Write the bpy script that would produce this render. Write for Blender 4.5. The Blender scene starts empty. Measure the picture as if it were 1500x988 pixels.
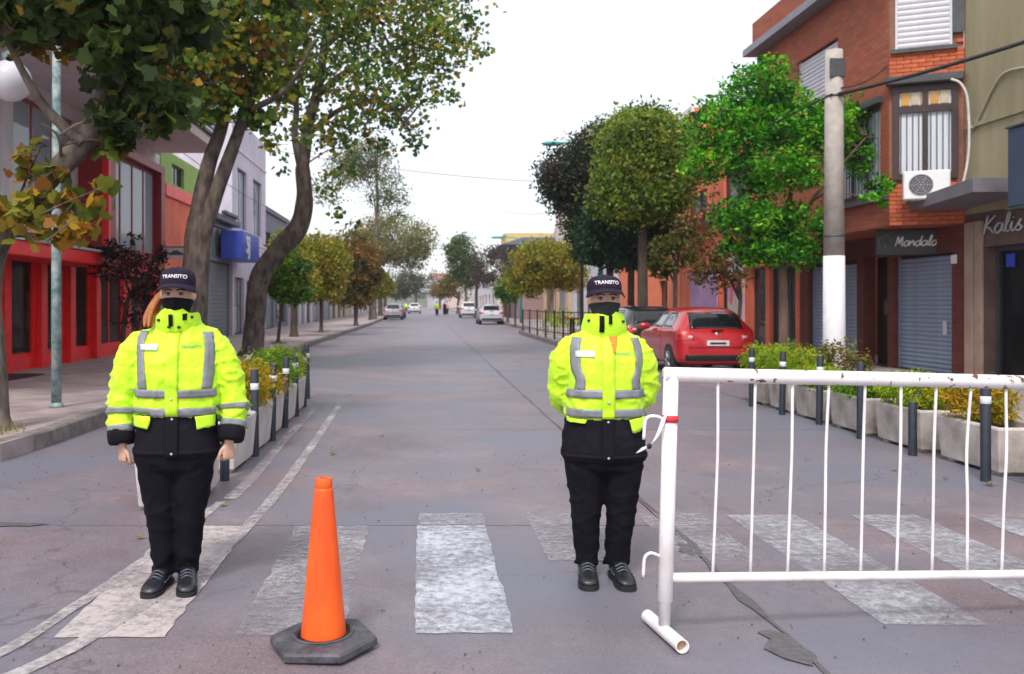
import bpy, bmesh, math, random
import numpy as np
from mathutils import Vector, Matrix, noise
from mathutils.bvhtree import BVHTree

random.seed(7); RNG = np.random.default_rng(7)
S = bpy.context.scene
COL = S.collection
R = math.radians

# ------------------------------------------------------------------ camera, sky, sun, exposure
CAM_H = 1.48; F = 1300.0; VX, VY = 620.0, 445.0        # eye height; focal length and vanishing point of the street (1500 px wide frame)
cd = bpy.data.cameras.new('camera'); cam = bpy.data.objects.new('camera', cd); COL.objects.link(cam)
cam.location = (0, 0, CAM_H); cam.rotation_euler = (R(90), 0, 0)
cd.sensor_width = 36.0; cd.lens = 36.0*F/1500.0
cd.shift_x = (750-VX)/1500.0; cd.shift_y = -(494-VY)/1500.0
cd.clip_start = 0.05; cd.clip_end = 2000
cd.dof.use_dof = True; cd.dof.focus_distance = 4.7; cd.dof.aperture_fstop = 3.5
S.camera = cam

SUN_EL, SUN_AZ = R(52), R(200)      # high soft sun behind the camera
w = bpy.data.worlds.new('World'); S.world = w; w.use_nodes = True
nt = w.node_tree; nt.nodes.clear()
out = nt.nodes.new('ShaderNodeOutputWorld')
sky = nt.nodes.new('ShaderNodeTexSky'); sky.sky_type = 'NISHITA'; sky.sun_disc = False
sky.sun_elevation = SUN_EL; sky.sun_rotation = SUN_AZ; sky.air_density = 1.0; sky.dust_density = 3.0
b1 = nt.nodes.new('ShaderNodeBackground'); b1.inputs['Strength'].default_value = 0.05
nt.links.new(sky.outputs[0], b1.inputs['Color'])
# even bright cloud deck
tc = nt.nodes.new('ShaderNodeTexCoord'); ns = nt.nodes.new('ShaderNodeTexNoise')
ns.inputs['Scale'].default_value = 2.2; ns.inputs['Detail'].default_value = 4
nt.links.new(tc.outputs['Generated'], ns.inputs['Vector'])
rp = nt.nodes.new('ShaderNodeValToRGB')
rp.color_ramp.elements[0].position = .3; rp.color_ramp.elements[0].color = (.93, .92, .96, 1)
rp.color_ramp.elements[1].position = .7; rp.color_ramp.elements[1].color = (1, 1, 1, 1)
nt.links.new(ns.outputs['Fac'], rp.inputs['Fac'])
b2 = nt.nodes.new('ShaderNodeBackground'); b2.inputs['Strength'].default_value = 0.56
nt.links.new(rp.outputs['Color'], b2.inputs['Color'])
ad = nt.nodes.new('ShaderNodeAddShader')
nt.links.new(b1.outputs[0], ad.inputs[0]); nt.links.new(b2.outputs[0], ad.inputs[1]); nt.links.new(ad.outputs[0], out.inputs['Surface'])

sd = bpy.data.lights.new('sun', 'SUN'); sd.energy = 1.5; sd.angle = R(12); sd.color = (1, .95, .88)
sun = bpy.data.objects.new('sun', sd); COL.objects.link(sun)
sv = Vector((math.sin(SUN_AZ)*math.cos(SUN_EL), math.cos(SUN_AZ)*math.cos(SUN_EL), math.sin(SUN_EL)))
sun.location = sv*60; sun.rotation_euler = sv.to_track_quat('Z', 'Y').to_euler()
S.view_settings.view_transform = 'Standard'; S.view_settings.look = 'None'
S.view_settings.exposure = 0.78; S.view_settings.gamma = 1.0

# ------------------------------------------------------------------ materials
MATS = {}
def mat(name, col, rough=.75, var=.12, scale=6., bump=0., bscale=None, metal=0., coat=0., col2=None, spec=.5, stretch=None, mix=(.35, .65), sheen=0., objrand=0.):
    """procedural surface: a base colour broken up by two noises, with fine relief"""
    if name in MATS: return MATS[name]
    m = bpy.data.materials.new(name); m.use_nodes = True; t = m.node_tree; N = t.nodes; L = t.links
    p = N['Principled BSDF']; p.inputs['Roughness'].default_value = rough; p.inputs['Metallic'].default_value = metal
    p.inputs['Coat Weight'].default_value = coat; p.inputs['Specular IOR Level'].default_value = spec
    if coat: p.inputs['Coat Roughness'].default_value = .06
    if sheen: p.inputs['Sheen Weight'].default_value = sheen
    c = N.new('ShaderNodeTexCoord'); mp = N.new('ShaderNodeMapping'); L.new(c.outputs['Object'], mp.inputs['Vector'])
    if stretch: mp.inputs['Scale'].default_value = stretch
    n1 = N.new('ShaderNodeTexNoise'); n1.inputs['Scale'].default_value = scale; n1.inputs['Detail'].default_value = 8; n1.inputs['Roughness'].default_value = .62
    L.new(mp.outputs['Vector'], n1.inputs['Vector'])
    r = N.new('ShaderNodeValToRGB')
    a = tuple(max(0, x*(1-var)) for x in col[:3])+(1,)
    b = tuple(min(1, x*(1+var)) for x in (col2 or col)[:3])+(1,)
    r.color_ramp.elements[0].color = a; r.color_ramp.elements[1].color = b
    r.color_ramp.elements[0].position, r.color_ramp.elements[1].position = mix
    L.new(n1.outputs['Fac'], r.inputs['Fac'])
    src = r.outputs['Color']
    if objrand:
        oi = N.new('ShaderNodeObjectInfo'); hs = N.new('ShaderNodeHueSaturation')
        mr = N.new('ShaderNodeMapRange'); mr.inputs['To Min'].default_value = 1-objrand; mr.inputs['To Max'].default_value = 1+objrand
        L.new(oi.outputs['Random'], mr.inputs['Value']); L.new(mr.outputs['Result'], hs.inputs['Value']); L.new(src, hs.inputs['Color']); src = hs.outputs['Color']
    L.new(src, p.inputs['Base Color'])
    if bump:
        n2 = N.new('ShaderNodeTexNoise'); n2.inputs['Scale'].default_value = bscale or scale*6; n2.inputs['Detail'].default_value = 5
        L.new(mp.outputs['Vector'], n2.inputs['Vector'])
        bp = N.new('ShaderNodeBump'); bp.inputs['Strength'].default_value = bump; bp.inputs['Distance'].default_value = .01
        L.new(n2.outputs['Fac'], bp.inputs['Height']); L.new(bp.outputs['Normal'], p.inputs['Normal'])
    MATS[name] = m; return m

def glass_mat(name, tint, clear=.5, rough=.03):
    """window glass: partly see-through, reflects the sky"""
    if name in MATS: return MATS[name]
    m = bpy.data.materials.new(name); m.use_nodes = True; t = m.node_tree; N = t.nodes; L = t.links
    p = N['Principled BSDF']; p.inputs['Base Color'].default_value = (*tint, 1); p.inputs['Roughness'].default_value = rough
    tr = N.new('ShaderNodeBsdfTransparent'); mx = N.new('ShaderNodeMixShader')
    tr.inputs['Color'].default_value = (.85, .9, .9, 1)
    mx.inputs[0].default_value = 1-clear
    L.new(tr.outputs[0], mx.inputs[1]); L.new(p.outputs[0], mx.inputs[2]); L.new(mx.outputs[0], N['Material Output'].inputs['Surface'])
    MATS[name] = m; return m

def paint_mat(name, col, wear, scale=17.):
    """road paint worn through to the concrete in grains and scuffs"""
    m = bpy.data.materials.new(name); m.use_nodes = True; t = m.node_tree; N = t.nodes; L = t.links
    p = N['Principled BSDF']; p.inputs['Roughness'].default_value = .75
    c = N.new('ShaderNodeTexCoord'); a = N.new('ShaderNodeTexNoise'); a.inputs['Scale'].default_value = scale; a.inputs['Detail'].default_value = 10; a.inputs['Roughness'].default_value = .78
    L.new(c.outputs['Object'], a.inputs['Vector'])
    b = N.new('ShaderNodeTexNoise'); b.inputs['Scale'].default_value = 1.7; b.inputs['Detail'].default_value = 3
    L.new(c.outputs['Object'], b.inputs['Vector'])
    s = N.new('ShaderNodeMath'); s.operation = 'MULTIPLY_ADD'; s.inputs[1].default_value = .5; L.new(b.outputs['Fac'], s.inputs[0]); L.new(a.outputs['Fac'], s.inputs[2])
    r = N.new('ShaderNodeValToRGB'); r.color_ramp.elements[0].position = .50+wear; r.color_ramp.elements[1].position = .80+wear
    hf = N.new('ShaderNodeMath'); hf.operation = 'SUBTRACT'; hf.inputs[0].default_value = 1.5; L.new(s.outputs[0], hf.inputs[1])
    L.new(hf.outputs[0], r.inputs['Fac'])
    r2 = N.new('ShaderNodeValToRGB'); r2.color_ramp.elements[0].color = tuple(x*.8 for x in col)+(1,); r2.color_ramp.elements[1].color = (*col, 1)
    L.new(b.outputs['Fac'], r2.inputs['Fac']); L.new(r2.outputs['Color'], p.inputs['Base Color'])
    tr = N.new('ShaderNodeBsdfTransparent'); mx = N.new('ShaderNodeMixShader')
    L.new(r.outputs['Color'], mx.inputs[0]); L.new(p.outputs[0], mx.inputs[1]); L.new(tr.outputs[0], mx.inputs[2]); L.new(mx.outputs[0], N['Material Output'].inputs['Surface'])
    return m

def brick_mat(name, c1, c2, mortar, bw=.24, bh=.075, plane='xz'):
    if name in MATS: return MATS[name]
    m = bpy.data.materials.new(name); m.use_nodes = True; t = m.node_tree; N = t.nodes; L = t.links
    p = N['Principled BSDF']; p.inputs['Roughness'].default_value = .85
    c = N.new('ShaderNodeTexCoord'); sp = N.new('ShaderNodeSeparateXYZ'); cb = N.new('ShaderNodeCombineXYZ')
    L.new(c.outputs['Object'], sp.inputs[0]); ad_ = N.new('ShaderNodeMath'); ad_.operation = 'ADD'
    L.new(sp.outputs['X'], ad_.inputs[0]); L.new(sp.outputs['Y'], ad_.inputs[1])
    L.new(ad_.outputs[0], cb.inputs['X']); L.new(sp.outputs['Z'], cb.inputs['Y'])
    b = N.new('ShaderNodeTexBrick'); b.inputs['Scale'].default_value = 1; b.inputs['Brick Width'].default_value = bw; b.inputs['Row Height'].default_value = bh
    b.inputs['Mortar Size'].default_value = .007; b.inputs['Color1'].default_value = (*c1, 1); b.inputs['Color2'].default_value = (*c2, 1); b.inputs['Mortar'].default_value = (*mortar, 1)
    L.new(cb.outputs[0], b.inputs['Vector'])
    n = N.new('ShaderNodeTexNoise'); n.inputs['Scale'].default_value = 2.5; n.inputs['Detail'].default_value = 6; L.new(c.outputs['Object'], n.inputs['Vector'])
    mx = N.new('ShaderNodeMixRGB'); mx.blend_type = 'MULTIPLY'; mx.inputs[0].default_value = .35
    L.new(b.outputs['Color'], mx.inputs[1]); L.new(n.outputs['Color'], mx.inputs[2]); L.new(mx.outputs[0], p.inputs['Base Color'])
    bp = N.new('ShaderNodeBump'); bp.inputs['Strength'].default_value = .6; bp.inputs['Distance'].default_value = .01; bp.invert = True
    L.new(b.outputs['Fac'], bp.inputs['Height']); L.new(bp.outputs['Normal'], p.inputs['Normal'])
    MATS[name] = m; return m

def leaf_mat(name, trans=.48, rough=.5):
    if name in MATS: return MATS[name]
    m = bpy.data.materials.new(name); m.use_nodes = True; t = m.node_tree; N = t.nodes; L = t.links
    p = N['Principled BSDF']; p.inputs['Roughness'].default_value = rough; p.inputs['Specular IOR Level'].default_value = .3
    a = N.new('ShaderNodeAttribute'); a.attribute_name = 'leaf_colour'
    L.new(a.outputs['Color'], p.inputs['Base Color'])
    tl = N.new('ShaderNodeBsdfTranslucent'); L.new(a.outputs['Color'], tl.inputs['Color'])
    mx = N.new('ShaderNodeMixShader'); mx.inputs[0].default_value = trans
    L.new(p.outputs[0], mx.inputs[1]); L.new(tl.outputs[0], mx.inputs[2]); L.new(mx.outputs[0], N['Material Output'].inputs['Surface'])
    MATS[name] = m; return m

# ------------------------------------------------------------------ mesh helpers
def catmull(pts, k=6):
    P = [Vector(p) for p in pts]
    if len(P) < 3: return P
    Q = [P[0]*2-P[1]]+P+[P[-1]*2-P[-2]]; o = []
    for i in range(1, len(Q)-2):
        a, b, c, d = Q[i-1:i+3]
        for j in range(k):
            t = j/k
            o.append(.5*((2*b)+(c-a)*t+(2*a-5*b+4*c-d)*t*t+(3*b-a-3*c+d)*t**3))
    o.append(P[-1]); return o

def lerp_list(v, n):
    return [float(x) for x in np.interp(np.linspace(0, len(v)-1, n), range(len(v)), v)]

class MB:
    def __init__(s): s.v = []; s.f = []
    def add(s, vs, fs):
        k = len(s.v); s.v += [tuple(x) for x in vs]; s.f += [tuple(i+k for i in f) for f in fs]
    def box(s, x0, x1, y0, y1, z0, z1):
        s.add([(x0,y0,z0),(x1,y0,z0),(x1,y1,z0),(x0,y1,z0),(x0,y0,z1),(x1,y0,z1),(x1,y1,z1),(x0,y1,z1)],
              [(3,2,1,0),(4,5,6,7),(0,1,5,4),(1,2,6,5),(2,3,7,6),(3,0,4,7)]); return s
    def bbox(s, x0, x1, y0, y1, z0, z1, b=.01):
        """box with all edges chamfered"""
        V = []; idx = {}
        for ix, X in ((0, (x0, x0+b)), (1, (x1, x1-b))):
            for iy, Y in ((0, (y0, y0+b)), (1, (y1, y1-b))):
                for iz, Z in ((0, (z0, z0+b)), (1, (z1, z1-b))):
                    for ax in range(3):
                        p = [X[1], Y[1], Z[1]]; p[ax] = (X, Y, Z)[ax][0]
                        idx[(ix, iy, iz, ax)] = len(V); V.append(tuple(p))
        bm = bmesh.new(); vs = [bm.verts.new(p) for p in V]
        r = bmesh.ops.convex_hull(bm, input=vs); bm.verts.index_update()
        s.add([v.co[:] for v in bm.verts], [[v.index for v in f.verts] for f in bm.faces]); bm.free(); return s
    def quad(s, a, b, c, d): s.add([a, b, c, d], [(0, 1, 2, 3)]); return s
    def prism(s, poly, z0, z1):
        n = len(poly); s.add([(x, y, z0) for x, y in poly]+[(x, y, z1) for x, y in poly],
              [tuple(reversed(range(n))), tuple(range(n, 2*n))]+[(i, (i+1) % n, n+(i+1) % n, n+i) for i in range(n)]); return s
    def rings(s, rings, cap0=True, cap1=True, closed=True):
        n = len(rings[0]); k = len(s.v); fs = []
        for i in range(len(rings)-1):
            for j in range(n if closed else n-1):
                a = i*n+j; b = i*n+(j+1) % n; fs.append((a, b, b+n, a+n))
        if cap0: fs.append(tuple(reversed(range(n))))
        if cap1: fs.append(tuple(range((len(rings)-1)*n, len(rings)*n)))
        s.add([p for r in rings for p in r], fs); return s
    def tube(s, path, rad, n=8, cap=True, flat=None):
        P = [Vector(p) for p in path]
        if not hasattr(rad, '__len__'): rad = [rad]*len(P)
        if len(rad) != len(P): rad = lerp_list(rad, len(P))
        rs = []; up = Vector((0, 0, 1)); prev = None
        for i, p in enumerate(P):
            t = (P[min(i+1, len(P)-1)]-P[max(i-1, 0)]).normalized()
            if prev is None:
                a = t.orthogonal().normalized() if abs(t.z) > .95 else t.cross(up).normalized()
                if abs(t.z) > .95: a = (Vector((1, 0, 0))-t*t.x).normalized()
            else:
                a = (prev-t*prev.dot(t)).normalized()
            prev = a; b = t.cross(a)
            fx, fy = (1, 1) if flat is None else flat
            rs.append([p+a*(rad[i]*fx*math.cos(2*math.pi*j/n))+b*(rad[i]*fy*math.sin(2*math.pi*j/n)) for j in range(n)])
        return s.rings(rs, cap, cap)
    def lathe(s, prof, n=24, c=(0, 0, 0)):
        rs = [[(c[0]+r*math.cos(2*math.pi*j/n), c[1]+r*math.sin(2*math.pi*j/n), c[2]+z) for j in range(n)] for r, z in prof]
        return s.rings(rs)
    def sphere(s, c, r, n=12, m=8):
        r = r if hasattr(r, '__len__') else (r, r, r)
        rs = []
        for i in range(1, m):
            a = math.pi*i/m
            rs.append([(c[0]+r[0]*math.sin(a)*math.cos(2*math.pi*j/n), c[1]+r[1]*math.sin(a)*math.sin(2*math.pi*j/n), c[2]-r[2]*math.cos(a)) for j in range(n)])
        return s.rings(rs)
    def sell(s, rows, n=28, p=2.4):
        """closed loft of superellipse rings: rows of (cx, cy, z, rx, ry)"""
        rs = []
        for cx, cy, z, rx, ry in rows:
            L_ = []
            for j in range(n):
                a = 2*math.pi*j/n; c_, s_ = math.cos(a), math.sin(a)
                L_.append((cx+rx*math.copysign(abs(c_)**(2/p), c_), cy+ry*math.copysign(abs(s_)**(2/p), s_), z))
            rs.append(L_)
        return s.rings(rs)
    def xform(s, M): s.v = [tuple(M @ Vector(p)) for p in s.v]; return s
    def mesh(s, name, smooth=False):
        me = bpy.data.meshes.new(name); me.from_pydata(s.v, [], s.f); me.validate(); me.update()
        if smooth: me.polygons.foreach_set('use_smooth', [True]*len(me.polygons))
        return me
    def build(s, name, m, parent=None, smooth=False, loc=None):
        return obj(name, s.mesh(name, smooth), m, parent, loc)

def obj(name, me, m, parent=None, loc=None):
    o = bpy.data.objects.new(name, me); COL.objects.link(o)
    if m is not None:
        me.materials.clear(); me.materials.append(m)
    if parent is not None: o.parent = parent
    if loc is not None: o.location = loc
    return o
def tag(o, label=None, cat=None, group=None, kind=None):
    if label: o['label'] = label
    if cat: o['category'] = cat
    if group: o['group'] = group
    if kind: o['kind'] = kind
    return o
def thing(name, label, cat, loc=(0, 0, 0), rz=0., group=None):
    o = bpy.data.objects.new(name, None); COL.objects.link(o); o.location = loc; o.rotation_euler = (0, 0, rz)
    o.empty_display_size = .2
    return tag(o, label, cat, group)
def dup(o, loc=None, rz=None, label=None, parent=None):
    c = o.copy(); COL.objects.link(c)
    if parent is not None: c.parent = parent
    if loc is not None: c.location = loc
    if rz is not None: c.rotation_euler = (0, 0, rz)
    if label: c['label'] = label
    for ch in list(o.children): dup(ch, parent=c)
    return c
def at(px, py, Y):            # where a sight line meets the plane at distance Y
    return Vector(((px-VX)*Y/F, Y, CAM_H-(py-VY)*Y/F))
def bev(o, wd, seg=2):
    m = o.modifiers.new('bevel', 'BEVEL'); m.width = wd; m.segments = seg; m.limit_method = 'ANGLE'; m.angle_limit = R(40); return o
def autosmooth(me, ang=40):
    me.polygons.foreach_set('use_smooth', [True]*len(me.polygons))
    try: me.set_sharp_from_angle(angle=R(ang))
    except Exception: pass
    return me
def remesh(mb, voxel, it=4):
    o = bpy.data.objects.new('tmp', mb.mesh('tmp')); COL.objects.link(o)
    m = o.modifiers.new('r', 'REMESH'); m.mode = 'VOXEL'; m.voxel_size = voxel
    s_ = o.modifiers.new('s', 'SMOOTH'); s_.iterations = it; s_.factor = .5
    dg = bpy.context.evaluated_depsgraph_get(); me = bpy.data.meshes.new_from_object(o.evaluated_get(dg))
    old = o.data; bpy.data.objects.remove(o); bpy.data.meshes.remove(old)
    me.polygons.foreach_set('use_smooth', [True]*len(me.polygons)); return me
def bvh_of(me): return BVHTree.FromPolygons([v.co[:] for v in me.vertices], [tuple(p.vertices) for p in me.polygons])
def text_mesh(s_, size=1., extrude=.0, shear=0., bold=0., space=1.):
    c = bpy.data.curves.new('txt', 'FONT'); c.body = s_; c.size = size; c.extrude = extrude; c.shear = shear; c.offset = bold; c.space_character = space
    c.align_x = 'CENTER'; c.align_y = 'CENTER'; c.resolution_u = 3
    o = bpy.data.objects.new('txt', c); COL.objects.link(o)
    dg = bpy.context.evaluated_depsgraph_get(); me = bpy.data.meshes.new_from_object(o.evaluated_get(dg))
    bpy.data.objects.remove(o); bpy.data.curves.remove(c); return me
GLYPH = {
 'K': (1.15, [[(0,0),(.12,1),(.28,2)], [(1.1,1.9),(.25,.95),(.65,.55),(1.1,0)]]),
 'M': (1.35, [[(0,0),(.12,1.2),(.2,1.8),(.38,1.2),(.55,.5),(.75,1.2),(.95,1.8),(1.05,1),(1.08,.1),(1.3,.15)]]),
 'a': (1.05, [[(.88,.85),(.45,1),(.05,.5),(.3,0),(.7,.25),(.92,.95),(.88,.3),(1.1,.08)]]),
 'd': (1.1, [[(.88,.85),(.45,1),(.05,.5),(.3,0),(.7,.25),(1.0,1.9),(.9,.3),(1.12,.08)]]),
 'n': (.9, [[(0,0),(.06,.95),(.12,.55),(.45,1),(.65,.7),(.66,.15),(.85,.1)]]),
 'l': (.6, [[(0,.15),(.42,1.1),(.5,1.9),(.3,1.8),(.2,.8),(.3,.05),(.6,.12)]]),
 'i': (.55, [[(0,.3),(.22,1),(.2,.3),(.35,.05),(.55,.15)], [(.28,1.35),(.33,1.42)]]),
 's': (.85, [[(0,.15),(.55,1.1),(.4,.65),(.75,.3),(.45,0),(.1,.12)]])}
def script_lettering(mb, word, u0, z0, xh, d, r=.018, sx=1.):
    u = u0
    for ch in word:
        wd, st = GLYPH[ch]
        for s_ in st:
            pts = [(u+x*xh*sx+.18*y*xh, d, z0+y*xh) for x, y in s_]
            mb.tube(catmull(pts, 5), [r*.7, r, r, r*.7], 6)
        u += wd*xh*sx
    return u
# ------------------------------------------------------------------ the setting: ground, road slabs, markings, pavements
SW = .17                                             # pavement height above the road
def road_mat():
    m = mat('road_concrete', (.192, .138, .156), .50, .22, .9, .45, 120, objrand=.06, col2=(.218, .166, .184), spec=.5)
    t = m.node_tree; N = t.nodes; L = t.links; p = N['Principled BSDF']; old = p.inputs['Base Color'].links[0].from_socket
    c = N.new('ShaderNodeTexCoord')
    def layer(src, scale, lo, hi, colr, det=6, fac=1.):
        n = N.new('ShaderNodeTexNoise'); n.inputs['Scale'].default_value = scale; n.inputs['Detail'].default_value = det; n.inputs['Roughness'].default_value = .7; L.new(c.outputs['Object'], n.inputs['Vector'])
        r = N.new('ShaderNodeValToRGB'); r.color_ramp.elements[0].position = lo; r.color_ramp.elements[1].position = hi; r.color_ramp.elements[1].color = (fac, fac, fac, 1); L.new(n.outputs['Fac'], r.inputs['Fac'])
        mx = N.new('ShaderNodeMixRGB'); L.new(r.outputs['Color'], mx.inputs[0]); L.new(src, mx.inputs[1]); mx.inputs[2].default_value = (*colr, 1); return mx.outputs[0]
    s = layer(old, 9, .42, .62, (.145, .122, .13), 10, .6)        # mottled wear
    s = layer(s, 60, .56, .66, (.31, .265, .285), 2, .65)       # pale grit
    s = layer(s, 48, .60, .68, (.05, .042, .047), 2, .75)        # dark pores
    s = layer(s, 3.1, .55, .8, (.13, .11, .12), 9, .55)        # stains
    s = layer(s, .3, .40, .60, (.150, .160, .208), 3, .85)     # bluish areas: sky reflection put into the road colour
    # hairline cracks
    v = N.new('ShaderNodeTexVoronoi'); v.feature = 'DISTANCE_TO_EDGE'; v.inputs['Scale'].default_value = .33
    nz = N.new('ShaderNodeTexNoise'); nz.inputs['Scale'].default_value = 2.2; nz.inputs['Detail'].default_value = 6; L.new(c.outputs['Object'], nz.inputs['Vector'])
    vm = N.new('ShaderNodeVectorMath'); vm.operation = 'MULTIPLY_ADD'; vm.inputs[1].default_value = (.9, .9, 0); L.new(nz.outputs['Color'], vm.inputs[0]); L.new(c.outputs['Object'], vm.inputs[2]); L.new(vm.outputs[0], v.inputs['Vector'])
    cr = N.new('ShaderNodeValToRGB'); cr.color_ramp.elements[0].position = .0; cr.color_ramp.elements[0].color = (.5, .5, .5, 1); cr.color_ramp.elements[1].position = .0022; cr.color_ramp.elements[1].color = (0, 0, 0, 1); L.new(v.outputs['Distance'], cr.inputs['Fac'])
    mc = N.new('ShaderNodeMixRGB'); L.new(cr.outputs['Color'], mc.inputs[0]); L.new(s, mc.inputs[1]); mc.inputs[2].default_value = (.07, .06, .065, 1)
    L.new(mc.outputs[0], p.inputs['Base Color']); return m
M_conc = road_mat()
M_joint = mat('joint_filler', (.075, .07, .072), .9, .3, 20)
M_tar = mat('tar', (.105, .098, .106), .55, .25, 30, .4, 80)
M_pave = mat('pavement', (.30, .235, .24), .7, .18, 2.2, .25, 60, col2=(.34, .28, .28))
M_kerb = mat('kerb_concrete', (.19, .165, .16), .85, .3, 5, .5, 50, objrand=.1)
M_asph = mat('asphalt', (.07, .07, .075), .85, .2, 10, .3, 80)
g = MB(); g.quad((-400, -60, -.03), (400, -60, -.03), (400, 900, -.03), (-400, 900, -.03))
tag(g.build('ground', M_asph), kind='structure')

rb = MB(); rb.quad((-40, -12, -.014), (40, -12, -.014), (40, 62, -.014), (-40, 62, -.014))
road = tag(rb.build('road', M_joint), kind='structure')
XS = [-30, -18, -10, -4.9, 1.62, 4.95, 8, 12, 18, 30]
YS = [-11, -6.6, -2.4, 1.6, 5.92, 10.4, 14.9, 19.6, 24.2, 28.8, 33.6, 38.4, 43, 48, 53, 60]
def slab(x0, x1, y0, y1):
    j = .007
    n = 10
    def edge(a, b, fixed, axis, sgn):
        o = []
        for i in range(n):
            t = a+(b-a)*i/n
            e = fixed+sgn*(j+.004*noise.noise((t*3, fixed*7, 1)))
            o.append((t, e) if axis == 'x' else (e, t))
        return o
    poly = edge(x0+j, x1-j, y0, 'x', 1)+edge(y0+j, y1-j, x1, 'y', -1)+edge(x1-j, x0+j, y1, 'x', -1)+edge(y1-j, y0+j, x0, 'y', 1)
    return MB().prism(poly, -.012, random.uniform(-.0015, .0015)).build('slab', M_conc, road)
for a, b in zip(XS[:-1], XS[1:]):
    for c_, d_ in zip(YS[:-1], YS[1:]):
        if c_ > 9 and (b < -5 or a > 7.9): continue
        slab(a, b, c_, d_)
MB().prism([(-6, 60.01), (9, 60.01), (9, 420), (-6, 420)], -.013, 0).build('far_carriageway', M_conc, road)

def ragged(poly, step=.03, amp=.014, z=.004):
    o = []
    for i, p in enumerate(poly):
        q = poly[(i+1) % len(poly)]; L_ = math.dist(p, q); n = max(1, int(L_/step))
        for k in range(n):
            t = k/n; x = p[0]+(q[0]-p[0])*t; y = p[1]+(q[1]-p[1])*t
            a = amp*noise.noise((x*9, y*9, 3)); b = amp*noise.noise((x*9, y*9, 8))
            o.append((x+a, y+b, z))
    m = MB(); m.add(o, [tuple(range(len(o)))]); return m
P_new = paint_mat('paint_white_fresh', (.52, .54, .61), .13)
P_pink = paint_mat('paint_white_warm', (.50, .44, .44), .20)
P_mid = paint_mat('paint_white_scuffed', (.42, .42, .46), .10)
P_old = paint_mat('paint_white_faint', (.42, .40, .43), .05)
P_line = paint_mat('paint_white_line', (.48, .44, .45), .12)
for x0, x1, y0, y1, m in [(-1.64, -1.15, 3.93, 5.9, P_pink), (-.84, -.36, 3.95, 5.9, P_old), (-.04, .41, 3.98, 5.908, P_new), (-.03, .42, 5.932, 6.25, P_mid),
                          (.72, 1.2, 5.1, 6.3, P_old), (1.5, 1.95, 5.1, 6.25, P_old), (2.12, 2.6, 4.08, 6.2, P_mid), (2.98, 3.44, 4.05, 6.2, P_mid), (3.8, 4.25, 4.1, 6.2, P_mid)]:
    ragged([(x0, y0), (x1, y0), (x1, y1), (x0, y1)]).build('crosswalk_stripe', m, road)
def line(pts, wd, m, z=.0065, name='lane_line'):
    L_, R_ = [], []
    P = catmull([(x, y, 0) for x, y in pts], 5)
    for i, p in enumerate(P):
        t = (P[min(i+1, len(P)-1)]-P[max(0, i-1)]).normalized(); n = Vector((-t.y, t.x, 0))
        L_.append((p+n*wd/2)[:2]); R_.append((p-n*wd/2)[:2])
    ragged(L_+R_[::-1], .08, .01, z).build(name, m, road)
line([(-2.1, 2.9), (-1.62, 3.54), (-1.41, 4.18), (-1.24, 5.0), (-1.16, 6.0), (-1.14, 8), (-1.22, 13.2)], .085, P_line)
line([(-2.1, 3.2), (-1.8, 3.72), (-1.7, 4.3), (-1.58, 5.4), (-1.5, 6.6)], .07, P_line)
line([(-1.46, 6.7), (-1.45, 7.6), (-1.5, 9.5), (-1.53, 12.5)], .10, P_line)
line([(-1.62, 13.1), (-1.2, 13.2)], .08, P_line)
for a, b in ((26, 28.5), (36, 39), (47, 50)): line([(-1.95, a), (-1.95, b)], .1, P_line)
# tar along the lane joint and the broken patch near the crossing
L_, R_ = [], []
for i in range(90):
    y = 3.0+i*.62 if i > 12 else 2.6+i*.26
    wv = .009+.016*abs(noise.noise((y*1.7, 2, 0)))+(.035 if 4.2 < y < 5.6 else 0)*abs(noise.noise((y*3, 0, 5)))*2
    cx = 1.62+.05*noise.noise((y*.8, 5, 1))
    L_.append((cx-wv, y)); R_.append((cx+wv, y))
ragged(L_+R_[::-1], .1, .012, .005).build('tar_seam', M_tar, road)
ragged([(1.50, 3.66), (1.60, 3.6), (1.62, 3.75), (1.60, 3.95), (1.56, 4.02), (1.52, 3.98), (1.53, 3.88), (1.47, 3.8)], .03, .05, .0055).build('tar_patch', M_tar, road)
ragged([(1.53, 5.3), (1.58, 5.2), (1.62, 5.25), (1.62, 5.4), (1.57, 5.46), (1.54, 5.42)], .03, .05, .0055).build('tar_patch', M_tar, road)
ragged([(-3.1, 5.88), (-2.6, 5.89), (-2.5, 5.95), (-2.85, 6.0), (-3.05, 5.95)], .04, .02, .0055).build('tar_patch', M_tar, road)

def pavement(name, kerb_line, outer, ystop=62):
    P = [Vector((x, y, 0)) for x, y in kerb_line]
    sw = MB(); sw.prism([p[:2] for p in P]+outer, -.01, SW)
    o = tag(sw.build(name, M_pave), kind='structure')
    # kerb stones along the line
    acc = []; carry = 0
    D = [0]
    for a, b in zip(P[:-1], P[1:]): D.append(D[-1]+(b-a).length)
    def pos(s_):
        for i in range(len(D)-1):
            if s_ <= D[i+1]+1e-6: return P[i].lerp(P[i+1], (s_-D[i])/max(1e-6, D[i+1]-D[i]))
        return P[-1]
    s_ = 0
    while s_ < D[-1]-.2:
        L1 = 1.1
        a, b = pos(s_+.004), pos(min(D[-1], s_+L1-.004))
        if a.y > ystop: L1 = 12; b = pos(min(D[-1], s_+L1-.004))
        t = (b-a).normalized(); n = Vector((t.y, -t.x, 0))      # toward the road
        h = SW+.004+random.uniform(-.003, .004)
        cs = [(.004, 0), (.022, 0), (.022, h-.02), (.004, h), (-.13, h), (-.13, 0)]
        m = MB(); m.rings([[q+n*dx+Vector((0, 0, z)) for dx, z in cs] for q in (a, b)])
        m.build('kerb_stone', M_kerb, o); s_ += L1
    return o
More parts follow.
